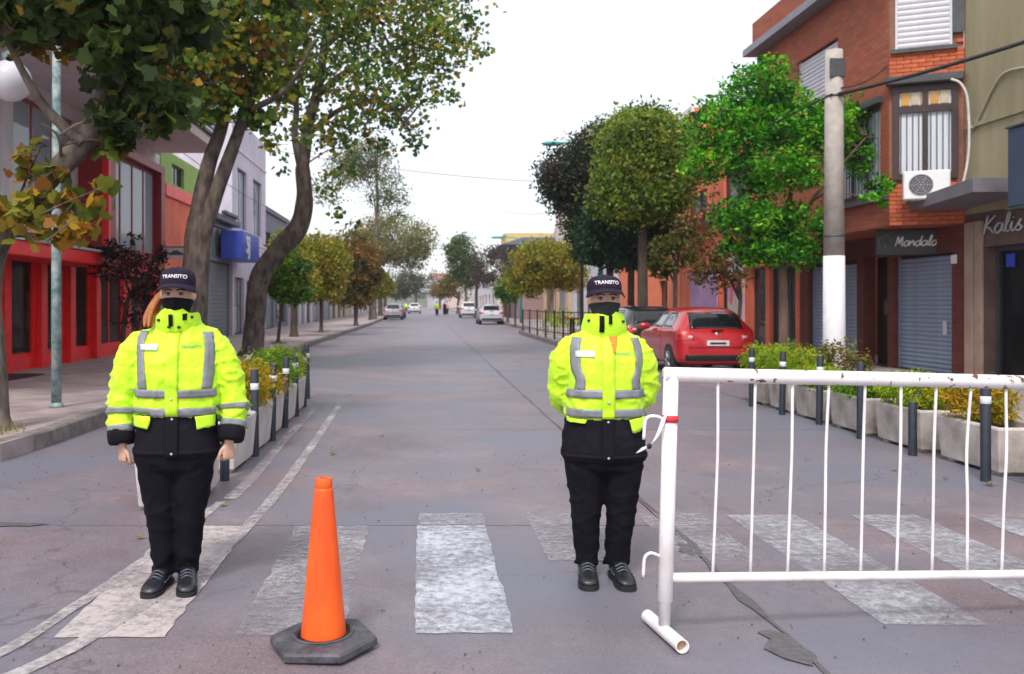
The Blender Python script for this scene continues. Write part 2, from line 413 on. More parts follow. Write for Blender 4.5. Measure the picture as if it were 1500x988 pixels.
# left kerb runs away from the camera (road on its right-hand side as one walks it in this order)
pavement('pavement_left', [(-30, 7.05), (-6.2, 7.05), (-5.1, 7.25), (-4.35, 7.65), (-3.95, 8.3), (-3.9, 9.2), (-3.9, 20), (-3.9, 34), (-3.75, 44), (-3.6, 60), (-3.6, 200)],
         [(-40, 200), (-40, 7.05)])
pavement('pavement_right', [(5.7, 200), (5.7, 47), (5.4, 45.5), (4.75, 44), (4.65, 42), (4.65, 31), (4.9, 29), (6.2, 27.6), (7.1, 26.2), (7.2, 25), (7.2, 17.4), (6.8, 16.4), (5.9, 15.6), (5.5, 14.6), (5.5, 6.2), (5.9, 5.0), (7.0, 4.4), (30, 4.4)],
         [(40, 4.4), (40, 200)])
# grit lying about on the crossing
gm_ = MB()
for i in range(520):
    x, y = random.uniform(-4, 4.4), 3.2+6*random.random()**1.6; r = random.uniform(.003, .009)
    a = random.uniform(0, 6.28)
    gm_.add([(x+r*math.cos(a+k*2.09), y+r*math.sin(a+k*2.09), .004) for k in range(3)]+[(x, y, .004+r)], [(0, 1, 3), (1, 2, 3), (2, 0, 3)])
tag(gm_.build('grit', mat('grit', (.09, .07, .06), .9, .4, 40), road), kind='stuff')
# far rise that closes the street
hill = MB(); rows = []
for i in range(41):
    x = -300+i*15
    rows.append((x, 4+4.5*abs(noise.noise((x*.013, 3, 0)))+3*math.exp(-((x+10)/80)**2)))
top = [(x, 420, z) for x, z in rows]; bot = [(x, 330, -1) for x, z in rows]; bk = [(x, 520, -1) for x, z in rows]
hill.rings([bot, top, bk], False, False, closed=False)
M_hill = mat('far_trees', (.05, .075, .06), .95, .5, .2, col2=(.10, .11, .08))
tag(hill.build('hill', M_hill, smooth=True), kind='structure')

# dry leaves on the road
M_dry = mat('dry_leaf', (.22, .14, .04), .8, .4, 30)
def leaf_outline(s_=1.):
    o = []
    for k in range(10):
        a = math.pi*2*k/10+math.pi/2; r = (1.0 if k % 2 == 0 else .55)*s_
        if k == 5: r *= .35
        o.append((r*math.cos(a)*.5, r*math.sin(a)*.5))
    return o
lm = MB(); pts = leaf_outline(.1); lm.add([(x, y, .012+.35*abs(x)) for x, y in pts], [tuple(range(10))]); lmesh = lm.mesh('fallen_leaf'); lmesh.materials.append(M_dry)
for px, py in [(455, 571), (512, 580), (327, 742), (700, 690), (1385, 702), (1450, 712), (487, 666), (880, 600), (560, 640), (1310, 690), (205, 790), (640, 560)]:
    Y = CAM_H*F/(py-VY)
    o = bpy.data.objects.new('fallen_leaf', lmesh); COL.objects.link(o); o.location = ((px-VX)*Y/F, Y, .002); o.rotation_euler = (0, 0, random.uniform(0, 6)); s_ = random.uniform(.6, 1.15); o.scale = (s_,)*3
    tag(o, 'small dry brown leaf lying flat on the road', 'leaf', 'dry leaves fallen on the road')
# ------------------------------------------------------------------ leaves (used by planters and trees)
def leaf_shape(kind):
    if kind == 'lobed':
        pts = []
        for a, r in ((-90, .38), (-52, .72), (-24, .66), (6, 1.0), (32, .70), (60, .92), (90, 1.12), (120, .92), (148, .70), (174, 1.0), (204, .66), (232, .72)):
            pts.append((.55*r*math.cos(R(a)), .55*r*math.sin(R(a)), .09*r*r*(1 if abs(math.cos(R(a))) > .5 else -.3)))
        return np.array(pts)
    if kind == 'oval': return np.array([(0, -.55, 0), (.26, -.1, .05), (.2, .3, .04), (0, .6, -.03), (-.2, .3, .04), (-.26, -.1, .05)])
    if kind == 'slim': return np.array([(0, -.6, 0), (.13, 0, .03), (0, .6, 0), (-.13, 0, .03)])
def rand_rot(n, up=.5):
    """n random frames whose normals lean upward"""
    z = RNG.normal(size=(n, 3)); z /= np.linalg.norm(z, axis=1)[:, None]; z[:, 2] += up; z /= np.linalg.norm(z, axis=1)[:, None]
    a = RNG.normal(size=(n, 3)); x = np.cross(a, z); x /= np.linalg.norm(x, axis=1)[:, None]; y = np.cross(z, x)
    return np.stack([x, y, z], axis=2)
def foliage_mesh(name, P, size, palette, shape='oval', up=.5, jit=.35):
    P = np.asarray(P, float); n = len(P); sh = leaf_shape(shape); k = len(sh)
    M = rand_rot(n, up); sc = size*RNG.uniform(.65, 1.25, n)
    V = np.einsum('nij,kj->nki', M, sh)*sc[:, None, None]+P[:, None, :]
    me = bpy.data.meshes.new(name)
    me.vertices.add(n*k); me.vertices.foreach_set('co', V.reshape(-1).astype(np.float32))
    me.loops.add(n*k); me.loops.foreach_set('vertex_index', np.arange(n*k, dtype=np.int32))
    me.polygons.add(n); me.polygons.foreach_set('loop_start', (np.arange(n)*k).astype(np.int32))
    me.update(calc_edges=True)
    pal = np.array([c[:3] for c in palette]); wt = np.array([c[3] if len(c) > 3 else 1. for c in palette], float); wt = wt/wt.sum()
    # colour comes in patches: neighbouring leaves turn together
    cell = np.floor(P/ (size*4.5)).astype(np.int64); h = np.abs((cell[:, 0]*73856093 ^ cell[:, 1]*19349663 ^ cell[:, 2]*83492791)) % 1000/1000.
    u = np.where(RNG.random(n) < .55, h, RNG.random(n)); idx = np.searchsorted(np.cumsum(wt), u, side='right').clip(0, len(pal)-1)
    c = np.clip(pal[idx]*np.array([1.18, 1.30, 1.0])*RNG.uniform(1-jit, 1+jit, n)[:, None], 0, .8)
    col = np.ones((n, k, 4), np.float32); col[:, :, :3] = c[:, None, :]
    at_ = me.color_attributes.new('leaf_colour', 'FLOAT_COLOR', 'POINT'); at_.data.foreach_set('color', col.reshape(-1))
    return me
def blob_points(blobs, n, clump=.16, per=26, shell=.5):
    """leaf positions: clumps spread through ellipsoids (cx,cy,cz,rx,ry,rz[,weight])"""
    B = [b if len(b) > 6 else (*b, 1.) for b in blobs]
    vol = np.array([b[3]*b[4]*b[5]*b[6] for b in B])**.8; vol /= vol.sum(); out_ = []
    for b, f_ in zip(B, vol):
        m = max(8, int(n*f_)); kc = max(3, m//per)
        d = RNG.normal(size=(kc, 3)); d /= np.linalg.norm(d, axis=1)[:, None]
        rr = (shell+(1-shell)*RNG.random(kc))**.7
        C_ = np.array(b[:3])+d*rr[:, None]*np.array(b[3:6])
        i = RNG.integers(0, kc, m); sg = clump*np.mean(b[3:6])
        out_.append(C_[i]+RNG.normal(size=(m, 3))*sg*np.array([1, 1, .7]))
    return np.concatenate(out_)

# ------------------------------------------------------------------ traffic cone
M_orange = mat('cone_plastic', (.86, .09, .008), .45, .10, 6, .06, 60, col2=(.98, .125, .01), stretch=(1, 1, .4))
M_rubber = mat('cone_rubber', (.045, .045, .055), .6, .3, 14, .3, 70, col2=(.075, .072, .09))
co = thing('traffic_cone', 'tall bright orange traffic cone on a dark hexagonal rubber base', 'traffic cone', (-.43, 3.83, 0), R(8))
hx = MB(); rings = []
for r_, z in ((.238, 0), (.246, .006), (.246, .03), (.236, .04), (.13, .052), (.118, .05), (.112, .035)):
    L_ = []
    for j in range(48):
        a = 2*math.pi*j/48; k = (a+R(14)) % (math.pi/3)-math.pi/6
        rr = r_*(math.cos(math.pi/6)/math.cos(k)*.97 if r_ > .15 else 1.)
        L_.append((rr*math.cos(a), rr*math.sin(a), z))
    rings.append(L_)
hx.rings(rings); base = obj('rubber_base', autosmooth(hx.mesh('rubber_base'), 30), M_rubber, co); base.rotation_euler = (0, R(-2.2), 0); base.location = (0, 0, .008)
rg = MB(); rg.lathe([(.122, .05), (.122, .058), (.134, .058), (.134, .05)], 40); o = rg.build('collar_ring', M_rubber, base, True)
bd = MB(); bd.lathe([(.098, .03), (.097, .06), (.084, .2), (.062, .45), (.041, .675), (.040, .682), (.036, .686), (.0375, .692), (.0375, .715), (.033, .727), (.02, .729), (.018, .70), (.001, .695)], 32)
obj('cone_body', autosmooth(bd.mesh('cone_body'), 45), M_orange, co)

# ------------------------------------------------------------------ crowd barrier
def chipped_paint():
    m = mat('barrier_white', (.80, .76, .76), .42, .06, 5, .06, 50); t = m.node_tree; N = t.nodes; L = t.links; p = N['Principled BSDF']
    c = N.new('ShaderNodeTexCoord'); n = N.new('ShaderNodeTexNoise'); n.inputs['Scale'].default_value = 26; n.inputs['Detail'].default_value = 4; L.new(c.outputs['Object'], n.inputs['Vector'])
    n3 = N.new('ShaderNodeTexNoise'); n3.inputs['Scale'].default_value = 3.; L.new(c.outputs['Object'], n3.inputs['Vector'])
    ml = N.new('ShaderNodeMath'); ml.operation = 'MULTIPLY_ADD'; ml.inputs[1].default_value = .45; L.new(n3.outputs['Fac'], ml.inputs[0]); L.new(n.outputs['Fac'], ml.inputs[2])
    r = N.new('ShaderNodeValToRGB'); r.color_ramp.elements[0].position = .865; r.color_ramp.elements[1].position = .885; L.new(ml.outputs[0], r.inputs['Fac'])
    old = p.inputs['Base Color'].links[0].from_socket
    mx = N.new('ShaderNodeMixRGB'); L.new(r.outputs['Color'], mx.inputs[0]); L.new(old, mx.inputs[1]); mx.inputs[2].default_value = (.16, .07, .05, 1)
    L.new(mx.outputs[0], p.inputs['Base Color']); return m
M_chip = chipped_paint(); M_bar = mat('barrier_white_clean', (.76, .71, .71), .42, .10, 4, .06, 50, col2=(.82, .79, .80))
M_rust = mat('rusty_steel', (.33, .2, .13), .7, .4, 18, .3)
ba = thing('crowd_barrier', 'white painted steel crowd barrier with chipped top rail, thin bars and tube feet', 'barrier', (1.066, 3.93, 0), math.atan2(.24, 1.75))
ba.rotation_euler = (R(-.6), R(1.9), math.atan2(.24, 1.75))
def bar(name, pts, r, n=14, m=None, par=None, smooth=True):
    return MB().tube(pts, r, n).build(name, m or M_bar, par or ba, smooth)
WB = 2.42
for x in (0., WB):
    bar('post', [(x, 0, .06), (x, 0, .16), (x, 0, .165), (x, 0, 1.17)], [.026, .026, .033, .033], 18)
    ft = MB(); ft.rings([[(x+r_*math.cos(a/18*6.2832), y_, .032+r_*math.sin(a/18*6.2832)) for a in range(18)] for y_, r_ in ((-.1, .024), (-.19, .025), (-.19, .030), (.19, .030), (.19, .025), (.1, .024))])
    o = obj('foot', autosmooth(ft.mesh('foot'), 40), M_bar, ba)
    for q in (-1, 1): MB().tube([(x, q*.165, .032), (x, q*.16, .032)], .0246, 18).build('foot_opening', M_rust, o)
bar('top_rail', [(-.03, 0, 1.165), (.0, 0, 1.165), (WB/2, 0, 1.168), (WB+.03, 0, 1.165)], .033, 18, M_chip)
bar('bottom_rail', [(0, 0, .265), (WB, 0, .265)], .021, 14)
nb = 12
for i in range(nb):
    x = .22+i*.179; k = random.uniform(-.012, .012)
    bar('bar', catmull([(x, 0, .275), (x+k, k*.6, .6), (x+k*.5, -k, .85), (x, 0, 1.15)], 4), .0068, 8)
for z, dx in ((.965, -.115), (.36, -.10)):
    h = MB(); h.tube(catmull([(-.03, 0, z), (-.06, 0, z+.012), (dx+.02, 0, z+.012), (dx, 0, z-.01), (dx-.004, 0, z-.09)], 5), .0075, 8); h.build('hook', M_bar, ba, True)
st = MB(); P0 = []
for i in range(13):
    t = i/12; P0.append((-.035-.115*t, -.02-.03*math.sin(t*3), .985-.155*t-.03*math.sin(t*3.1)))
for side, zz in ((0, 1),):
    for a, b in zip(P0[:-1], P0[1:]):
        st.quad((a[0]-.012, a[1], a[2]-.012), (b[0]-.012, b[1], b[2]-.012), (b[0]+.014, b[1]-.004, b[2]+.014), (a[0]+.014, a[1]-.004, a[2]+.014))
M_strap = mat('strap_webbing', (.55, .62, .70), .7, .1, 12); M_red = mat('red_tape', (.75, .03, .05), .6, .15, 20); M_black = mat('black_fittings', (.012, .012, .014), .5, .3, 12)
sp = st.build('strap', M_strap, ba); sm = sp.modifiers.new('solid', 'SOLIDIFY'); sm.thickness = .003
MB().tube([(0, 0, .955), (0, 0, .985)], .0375, 18).build('red_tape', M_red, ba, True)
MB().sphere((-.118, -.062, .855), (.012, .007, .014), 10, 6).build('buckle', M_black, ba, True)

# ------------------------------------------------------------------ bollards and planters
M_boll = mat('bollard_grey', (.022, .03, .045), .45, .2, 10, .1)
M_band = mat('reflective_white', (.72, .74, .78), .4, .06, 20)
def make_bollard(h=.84, band=True):
    t = thing('bollard', 'dark grey banded bollard along the row of pale planters', 'bollard', (0, 0, 0), 0, 'bollards along the planter rows')
    p = MB(); p.lathe([(.040, 0), (.040, h-.012), (.035, h), (.002, h+.002)], 20); obj('post', autosmooth(p.mesh('post'), 40), M_boll, t)
    if band: q = MB(); q.lathe([(.040, h-.195), (.0415, h-.193), (.0415, h-.135), (.040, h-.133)], 20); q.build('band', M_band, t, True)
    return t
b0 = make_bollard()
spots_b = [(-1.66, 7.42), (-1.63, 8.6), (-1.63, 9.57), (-1.65, 10.58), (-1.67, 11.65), (-1.71, 12.72), (-2.62, 13.3), (-1.80, 13.8),
           (4.72, 12.75), (4.78, 11.82), (4.84, 10.85), (4.79, 9.72), (4.69, 7.4), (4.74, 6.15)]
for i, (x, y) in enumerate(spots_b):
    o = b0 if i == 0 else dup(b0, label='dark grey banded bollard in front of the weathered planters' if x > 0 else None)
    o.location = (x, y, .0); o.rotation_euler = (R(random.uniform(-1, 1)), R(random.uniform(-1.2, 1.2)), 0)
sb = make_bollard(.52, False); sb.name = 'short_bollard'; sb.location = (4.77, 8.65, 0)
tag(sb, 'short dark grey bollard without a band, lower than its neighbours', 'bollard')

M_plant = mat('planter_concrete', (.40, .345, .315), .85, .22, 3.5, .35, 45, col2=(.46, .42, .40), objrand=.1)
M_plantL = mat('planter_pale', (.52, .49, .48), .8, .15, 4, .25, 45, objrand=.06)
M_soil = mat('soil', (.05, .035, .025), .95, .4, 20, .6)
M_leaf = leaf_mat('leaves')
M_twig = mat('twigs', (.09, .06, .045), .9, .3, 20)
def make_planter(L_, W_, H_, m, label, grp):
    t = thing('planter', label, 'planter', (0, 0, 0), 0, grp); s_ = MB(); wl = .05
    o = [(W_/2, L_/2)]; tp = .03
    def rect(a, b, z): return [(-a, -b, z), (a, -b, z), (a, b, z), (-a, b, z)]
    s_.rings([rect(W_/2-tp, L_/2-tp, .03), rect(W_/2, L_/2, H_-.02), rect(W_/2-.01, L_/2-.01, H_), rect(W_/2-wl, L_/2-wl, H_), rect(W_/2-wl-.01, L_/2-wl-.01, H_-.16)])
    bx = bev(s_.build('trough', m, t), .01)
    for q in (-1, 1): MB().box(-W_/2+.06, W_/2-.06, q*(L_/2-.13)-.05, q*(L_/2-.13)+.05, 0, .035).build('foot', m, t)
    sl = MB(); sl.box(-W_/2+wl+.012, W_/2-wl-.012, -L_/2+wl+.012, L_/2-wl-.012, H_-.2, H_-.06); sl.build('soil', M_soil, t)
    return t
def shrub(loc, r, n, pal, label, size=.045, grp=None, shape='slim', tall=1.):
    t = thing('shrub', label, 'shrub', loc, 0, grp)
    r = r if hasattr(r, '__len__') else (r, r, r*.75*tall)
    bl = [(0, 0, r[2]*.9, *r), (r[0]*.4, -r[1]*.4, r[2]*.8, r[0]*.6, r[1]*.6, r[2]*.7), (-r[0]*.4, r[1]*.45, r[2]*1.05, r[0]*.6, r[1]*.6, r[2]*.7)]
    P = blob_points(bl, n, .16, 14, .35); P[:, 2] = np.maximum(P[:, 2], .01)
    f_ = obj('foliage', foliage_mesh('foliage', P, size, pal, shape, .9), M_leaf, t); f_['kind'] = 'stuff'
    s_ = MB()
    for k in range(9):
        a = random.uniform(0, 6.28); e = Vector((math.cos(a)*r[0]*.7, math.sin(a)*r[1]*.7, r[2]*random.uniform(.8, 1.5)))
        s_.tube(catmull([(0, 0, -.06), e*.4+Vector((0, 0, .05)), e], 3), [.012, .004], 5)
    s_.build('stem', M_twig, t); return t
G_lime = [(.30, .40, .02, 3), (.16, .27, .02, 2), (.44, .36, .02, 2), (.07, .13, .02, 1.5)]
G_orng = [(.46, .26, .015, 3), (.36, .29, .02, 3), (.15, .19, .02, 2), (.40, .14, .01, 1)]
G_green = [(.13, .27, .02, 3), (.22, .32, .02, 3), (.06, .12, .02, 1.5), (.36, .36, .03, 1)]
pl = make_planter(.84, .46, .45, M_plantL, 'pale concrete planter trough without a shrub behind the officer with the ponytail', 'pale planters beside the double line')
for i, (y, dx) in enumerate([(6.72, 0), (8.12, 0), (9.08, 0), (10.06, -.02), (11.1, -.03), (12.2, -.05)]):
    o = pl if i == 0 else dup(pl, label=['', 'pale concrete planter with the low clipped green shrub', 'pale concrete planter with the orange tinged shrub', 'pale concrete planter with the low amber shrub', 'pale concrete planter with the round green shrub', 'pale concrete planter at the end of its row with a yellow green shrub'][i]); o.location = (-1.84+dx, y, 0); o.rotation_euler = (0, 0, R(random.uniform(-1.5, 1.5)))
    if i == 0: continue
    r_ = [0, (.22, .32, .13), (.31, .46, .29), (.28, .40, .21), (.31, .46, .28), (.30, .46, .27)][i]
    shrub((-1.84+dx, y, .40), r_, 3600, [0, G_green, G_orng, G_orng, G_green, G_lime][i],
          [0, 'low green clipped shrub in the nearest full pale planter', 'orange tinged leafy shrub in a pale planter behind the officer with the ponytail', 'low amber shrub between the orange and green shrubs of the pale planter row',
           'round green shrub in a pale planter beside the double line', 'yellow green shrub in the last pale planter of the row'][i], .055)
pr = make_planter(.92, .52, .42, M_plant, 'weathered concrete planter with a yellow green shrub by the tall bollard', 'weathered planters behind the barrier')
for i, (y, L_) in enumerate([(6.72, .98), (8.02, .95), (9.2, .92), (10.28, .92), (11.33, .78), (12.28, .74), (13.2, .74)]):
    o = pr if i == 0 else dup(pr, label=['', 'weathered concrete planter between the short and the tall bollard', 'weathered concrete planter with the wide lime shrub spilling over', 'weathered concrete planter with the low dark green shrub', 'weathered concrete planter with a lime shrub in front of the shutters', 'weathered concrete planter by the trunk of the vivid green tree', 'weathered concrete planter closest to the red car'][i]); o.location = (5.16, y, 0); o.scale = (1, L_/.92, random.uniform(.96, 1.05)); o.rotation_euler = (0, 0, R(random.uniform(-2, 2)))
    r_ = [(.28, .42, .22), (.27, .30, .24), (.29, .46, .20), (.29, .44, .17), (.28, .38, .17), (.34, .40, .30), (.34, .36, .28)][i]
    shrub((5.10, y+(.0 if i != 1 else .12), .37), r_, 3800, [G_lime, G_orng, G_lime, G_green, G_lime, G_lime, G_lime][i],
          ['yellow green shrub in the weathered planter by the tall bollard', 'amber and green bushy shrub in the planter beside the short bollard', 'wide lime green shrub spilling over a weathered planter', 'low dark green shrub in a weathered planter',
           'lime green shrub in a weathered planter in front of the shutters', 'rounded yellow green shrub in the planter by the green tree trunk', 'bright lime shrub in the last planter near the red car'][i], .058)
shrub((6.05, 12.9, SW), (.40, .40, .42), 2200, [(.13, .10, .03, 2), (.20, .17, .03, 2), (.10, .13, .03, 2), (.26, .10, .05, .6)], 'taller reddish olive bush at the foot of the concrete utility pole', .055, None, 'oval', 1.)
# ------------------------------------------------------------------ people
M_skin = mat('skin', (.60, .35, .26), .55, .08, 25, .05, 120)
M_vis = mat('hi_vis_fabric', (.50, .88, .010), .6, .06, 5, .5, 22, sheen=.15, col2=(.60, .93, .02))
M_tape = mat('reflective_tape', (.22, .23, .255), .38, .10, 20, .15, 60)
M_navy = mat('dark_fabric', (.0085, .0075, .012), .85, .25, 9, .25, 70, spec=.15)
M_trous = mat('trouser_cloth', (.0065, .0062, .0105), .88, .25, 9, .25, 90, spec=.12)
M_cap = mat('cap_cloth', (.020, .012, .030), .85, .2, 30, .2, 160, spec=.2)
M_mask = mat('mask_cloth', (.007, .007, .009), .85, .2, 20, .15, 120, spec=.15); M_mask2 = mat('mask_grey', (.026, .028, .032), .8, .2, 20, .15, 120, spec=.2)
M_hair = mat('auburn_hair', (.34, .11, .025), .5, .4, 12, .4, 40, stretch=(8, 8, 1)); M_hair2 = mat('dark_hair', (.02, .012, .008), .5, .4, 12, .4, 40)
M_shoe = mat('shoe_leather', (.014, .015, .02), .38, .3, 14, .2, 60); M_sole = mat('shoe_sole', (.012, .012, .013), .75, .2, 20)
M_lace = mat('shoe_trim', (.055, .065, .09), .5, .2, 20); M_white = mat('print_white', (.78, .78, .80), .6, .04, 20)
M_eye = mat('eye', (.30, .25, .23), .2, .03, 10); M_iris = mat('iris', (.03, .015, .008), .2, .1, 40); M_greyprint = mat('print_grey', (.16, .30, .22), .6, .1, 20)  # eye whites darkened: shade of the cap brim put into the colour
M_btn = mat('press_stud', (.6, .6, .62), .3, .05, 20, metal=.8); M_lining = mat('orange_lining', (.75, .22, .03), .7, .15, 20)

def hand(side, wrist, rz, curl):
    """open hand hanging from the wrist: palm, four unequal fingers, thumb from the side of the palm"""
    m = MB()
    m.sell([(0, 0, .03, .022, .028), (0, 0, 0, .019, .027), (0, -.002, -.03, .017, .036), (0, 0, -.07, .015, .041), (0, 0, -.092, .012, .040), (0, 0, -.1, .006, .034)], 20, 2.6)
    for y, L_, r_ in ((-.031, .068, .0082), (-.0105, .078, .0086), (.0105, .072, .0082), (.0305, .057, .0072)):
        P = [Vector((0, y*.9, -.075))]; a = R(8); d = L_/3
        for s_ in range(3):
            a += R(curl); P.append(P[-1]+Vector((-side*math.sin(a)*d*(1.25 if s_ == 0 else 1), y*.05, -math.cos(a)*d*(1.3 if s_ == 0 else 1))))
        m.tube(catmull(P, 3), [r_*1.12, r_*1.02, r_, r_*.75], 10)
    P = [(0, -.018, -.02), (-side*.006, -.044, -.045), (-side*.012, -.056, -.075), (-side*.018, -.056, -.102)]
    m.tube(catmull(P, 3), [.014, .0115, .0098, .0075], 10)
    me = remesh(m, .003, 2)
    M = Matrix.Translation(wrist) @ Matrix.Rotation(rz, 4, 'Z') @ Matrix.Diagonal((.9, .9, .9, 1)); me.transform(M); return me

def wrinkle(me, amp, f, seed, zsq=1.0, mask=None):
    me.update()
    nr = [v.normal.copy() for v in me.vertices]
    for v, n in zip(me.vertices, nr):
        p = v.co; q = Vector((p.x*f, p.y*f, p.z*f*zsq))
        a = noise.noise(q+Vector((seed, 0, 0))); b = max(0, 1-abs(noise.noise(q*1.5+Vector((0, seed, 3))))*3.2)
        k = 1. if mask is None else mask(p)
        v.co += n*(amp*k*(.7*a+.9*b*b-.2))
    me.update()

def patch(bvh, nu, nv, fn, off, limit=None, inside=False):
    """sheet laid on a surface: fn(u,v) -> (start, direction)"""
    m = MB(); V = []; ok = []
    for i in range(nu+1):
        for j in range(nv+1):
            p, d = fn(i/nu, j/nv); d = Vector(d).normalized(); h = bvh.ray_cast(Vector(p), d)
            if h[0] is None or (limit and h[3] > limit): V.append(Vector(p)+d*(limit or 0)); ok.append(h[0] is not None or limit is not None)
            else:
                nn = h[1] if (h[1].dot(d) > 0) == (inside or limit is not None) else -h[1]
                V.append(h[0]+nn*off); ok.append(True)
    F_ = []
    for i in range(nu):
        for j in range(nv):
            q = (i*(nv+1)+j, (i+1)*(nv+1)+j, (i+1)*(nv+1)+j+1, i*(nv+1)+j+1)
            if all(ok[k] for k in q): F_.append(q)
    m.add(V, F_); return m
def thick(o, t=.003):
    s_ = o.modifiers.new('solid', 'SOLIDIFY'); s_.thickness = t; s_.offset = 1; return o

def person(name, label, X, Y, rz, k):
    T = thing('person', label, 'person', (X, Y, 0), rz)
    hz = k['head']; sh = k['shoulder']; 
    sleeves = k['sleeves']; legs = k['legs']
    # ---- body, one continuous surface
    b = MB(); hx_, hy_ = k.get('headx', 0), -.02
    hs = 1.09
    H = [(-.112, -.045, .022, .025), (-.105, -.04, .036, .042), (-.09, -.03, .047, .062), (-.065, -.016, .058, .082), (-.035, -.006, .066, .092), (-.005, 0, .071, .097), (.03, .002, .074, .099), (.06, .004, .072, .097), (.088, .006, .06, .083), (.104, .008, .042, .06), (.114, .01, .018, .028)]
    b.sell([(hx_, hy_+c_, hz+z, rx*hs, ry*1.03) for z, c_, rx, ry in H], 32, 2.15)
    b.tube([(hx_, .01, hz-.04), (hx_*.5, .012, hz-.12), (0, .015, hz-.2)], [.054, .055, .07], 18)
    for s_ in (-1, 1): b.sphere((hx_+s_*.083, hy_+.012, hz-.012), (.010, .02, .031), 10, 8)
    b.sell([(0, .01, .72, .165, .115), (0, .01, .9, .165, .115), (0, .01, 1.1, .155, .11), (0, .01, sh-.08, .165, .105), (0, .012, sh, .13, .075), (0, .015, sh+.04, .06, .055)], 28, 2.3)
    for P, r_ in sleeves: b.tube(catmull(P, 4), [x*.56 for x in r_], 12)
    for P, r_ in legs: b.tube(catmull([*P], 4), [x*.66 for x in r_], 12)
    bm_ = remesh(b, .008, 3)
    ey = hz-.006
    for v in bm_.vertices:
        p = v.co
        if p.z > hz-.13 and p.y < hy_:
            for s_ in (-1, 1):
                d2 = ((p.x-hx_-s_*.031)**2/(.017**2)+(p.z-ey)**2/(.011**2)); p.y += .010*math.exp(-d2)
                d3 = ((p.x-hx_-s_*.031)**2/(.022**2)+(p.z-ey-.021)**2/(.008**2)); p.y -= .005*math.exp(-d3)
            zz = (ey-p.z)/.05
            if -.3 < zz < 1.3: p.y -= .026*max(0, min(1, zz+.25))*math.exp(-((p.x-hx_)/.0105)**2)*(1 if zz < 1 else max(0, 1-(zz-1)*3.5))
            d4 = ((p.x-hx_)**2/(.022**2)+(p.z-ey+.075)**2/(.006**2)); p.y -= .005*math.exp(-d4)
    hb = bmesh.new(); hb.from_mesh(bm_)
    for me in k['hands']: hb.from_mesh(me)
    hb.to_mesh(bm_); hb.free(); bm_.polygons.foreach_set('use_smooth', [True]*len(bm_.polygons))
    body = obj('body', bm_, M_skin, T); bb = bvh_of(bm_)
    for s_ in (-1, 1):
        e = MB().sphere((hx_+s_*.031, hy_-.079, ey), .0125, 14, 10).build('eye', M_eye, T, True)
        MB().sphere((hx_+s_*.031, hy_-.0895, ey-.001), (.0056, .0035, .0056), 12, 8).build('iris', M_iris, e, True)
        lid = MB(); lid.tube(catmull([(hx_+s_*.031-.016, hy_-.085, ey+.001), (hx_+s_*.031, hy_-.0935, ey+.0085), (hx_+s_*.031+.016, hy_-.085, ey+.001)], 5), .0022, 6); lid.build('eyelash', M_hair2, T)
        eb = patch(bb, 8, 2, lambda u, v: ((hx_+s_*.031+(u-.5)*.04, -.4, ey+.020+v*.006-.01*(u-.5)**2*4*.6), (0, 1, 0)), .0022); eb.build('eyebrow', M_hair2, T)
    # ---- mask
    mk = patch(bb, 30, 10, lambda u, v: ((hx_, hy_+.02, hz-.118+v*.092-.014*abs(u*2-1)**2*v), (math.sin(R(-86+172*u)), -math.cos(R(-86+172*u)), -.12*(1-v))), .008, .17)
    thick(obj('face_mask', autosmooth(mk.mesh('face_mask'), 60), k['mask'], T), .003)
    # ---- cap
    c_ = MB(); rows = []
    cz = k.get('capz', 1.)
    for z, s_ in ((.030, 1.09), (.04, 1.105), (.062, 1.11), (.087, 1.07), (.108, .95), (.123, .74), (.132, .42), (.135, .08)):
        rows.append((hx_, hy_+.004, hz+.03+(z-.03)*cz, .0795*s_+.003, .101*s_+.003))
    c_.sell(rows, 36, 2.1); cm = c_.mesh('crown'); cm.polygons.foreach_set('use_smooth', [True]*len(cm.polygons))
    cap = obj('cap', cm, M_cap, T)
    br = MB(); rs = []
    for i in range(21):
        a = R(-82+164*i/20); row = []
        for j in range(7):
            t = j/6; ext = .072*t*math.cos(a)**.6 if math.cos(a) > 0 else 0
            row.append((hx_+math.sin(a)*(.088+.012*t), hy_-.0-math.cos(a)*.111-ext, hz+.045-.006*t-.030*math.sin(a)**2*(.4+.6*t)-.012*t*t))
        rs.append(row)
    br.rings(rs, False, False, closed=False); thick(obj('brim', autosmooth(br.mesh('brim'), 70), M_cap, cap), .004)
    MB().sphere((hx_, hy_+.004, hz+.03+.106*cz), (.007, .007, .004), 10, 6).build('button', M_cap, cap, True)
    cbv = bvh_of(cm); tm = text_mesh('TRANSITO', .027, 0, 0, .0006, 1.0)
    for v in tm.vertices:
        h = cbv.ray_cast(Vector((hx_+v.co.x*.98, -.5, hz+.05+.034*cz+v.co.y-.9*v.co.x**2)), Vector((0, 1, 0)))
        v.co = (h[0]+Vector((0, -.0025, 0))) if h[0] else Vector((hx_+v.co.x, hy_-.1, hz+.06))
    thick(obj('lettering', tm, M_white, cap), .001)
    # ---- hair
    hm = MB(); hm.sell([(hx_, hy_+.03, hz-.075, .05, .06), (hx_, hy_+.026, hz-.05, .068, .077), (hx_, hy_+.026, hz, .0835, .086), (hx_, hy_+.026, hz+.035, .084, .086)], 28, 2.2); hm.build('hair', k['hair'], T, True)
    if 'tail' in k:
        for dx, dy, r_ in ((0, 0, .026), (.014, .012, .02), (-.012, -.01, .018), (.006, -.016, .015)):
            MB().tube(catmull([(p[0]+dx*(.3+i*.25), p[1]+dy, p[2]) for i, p in enumerate(k['tail'])], 5), [r_*.8, r_, r_, r_*.9, r_*.25], 10).build('hair_lock', k['hair'], T, True)
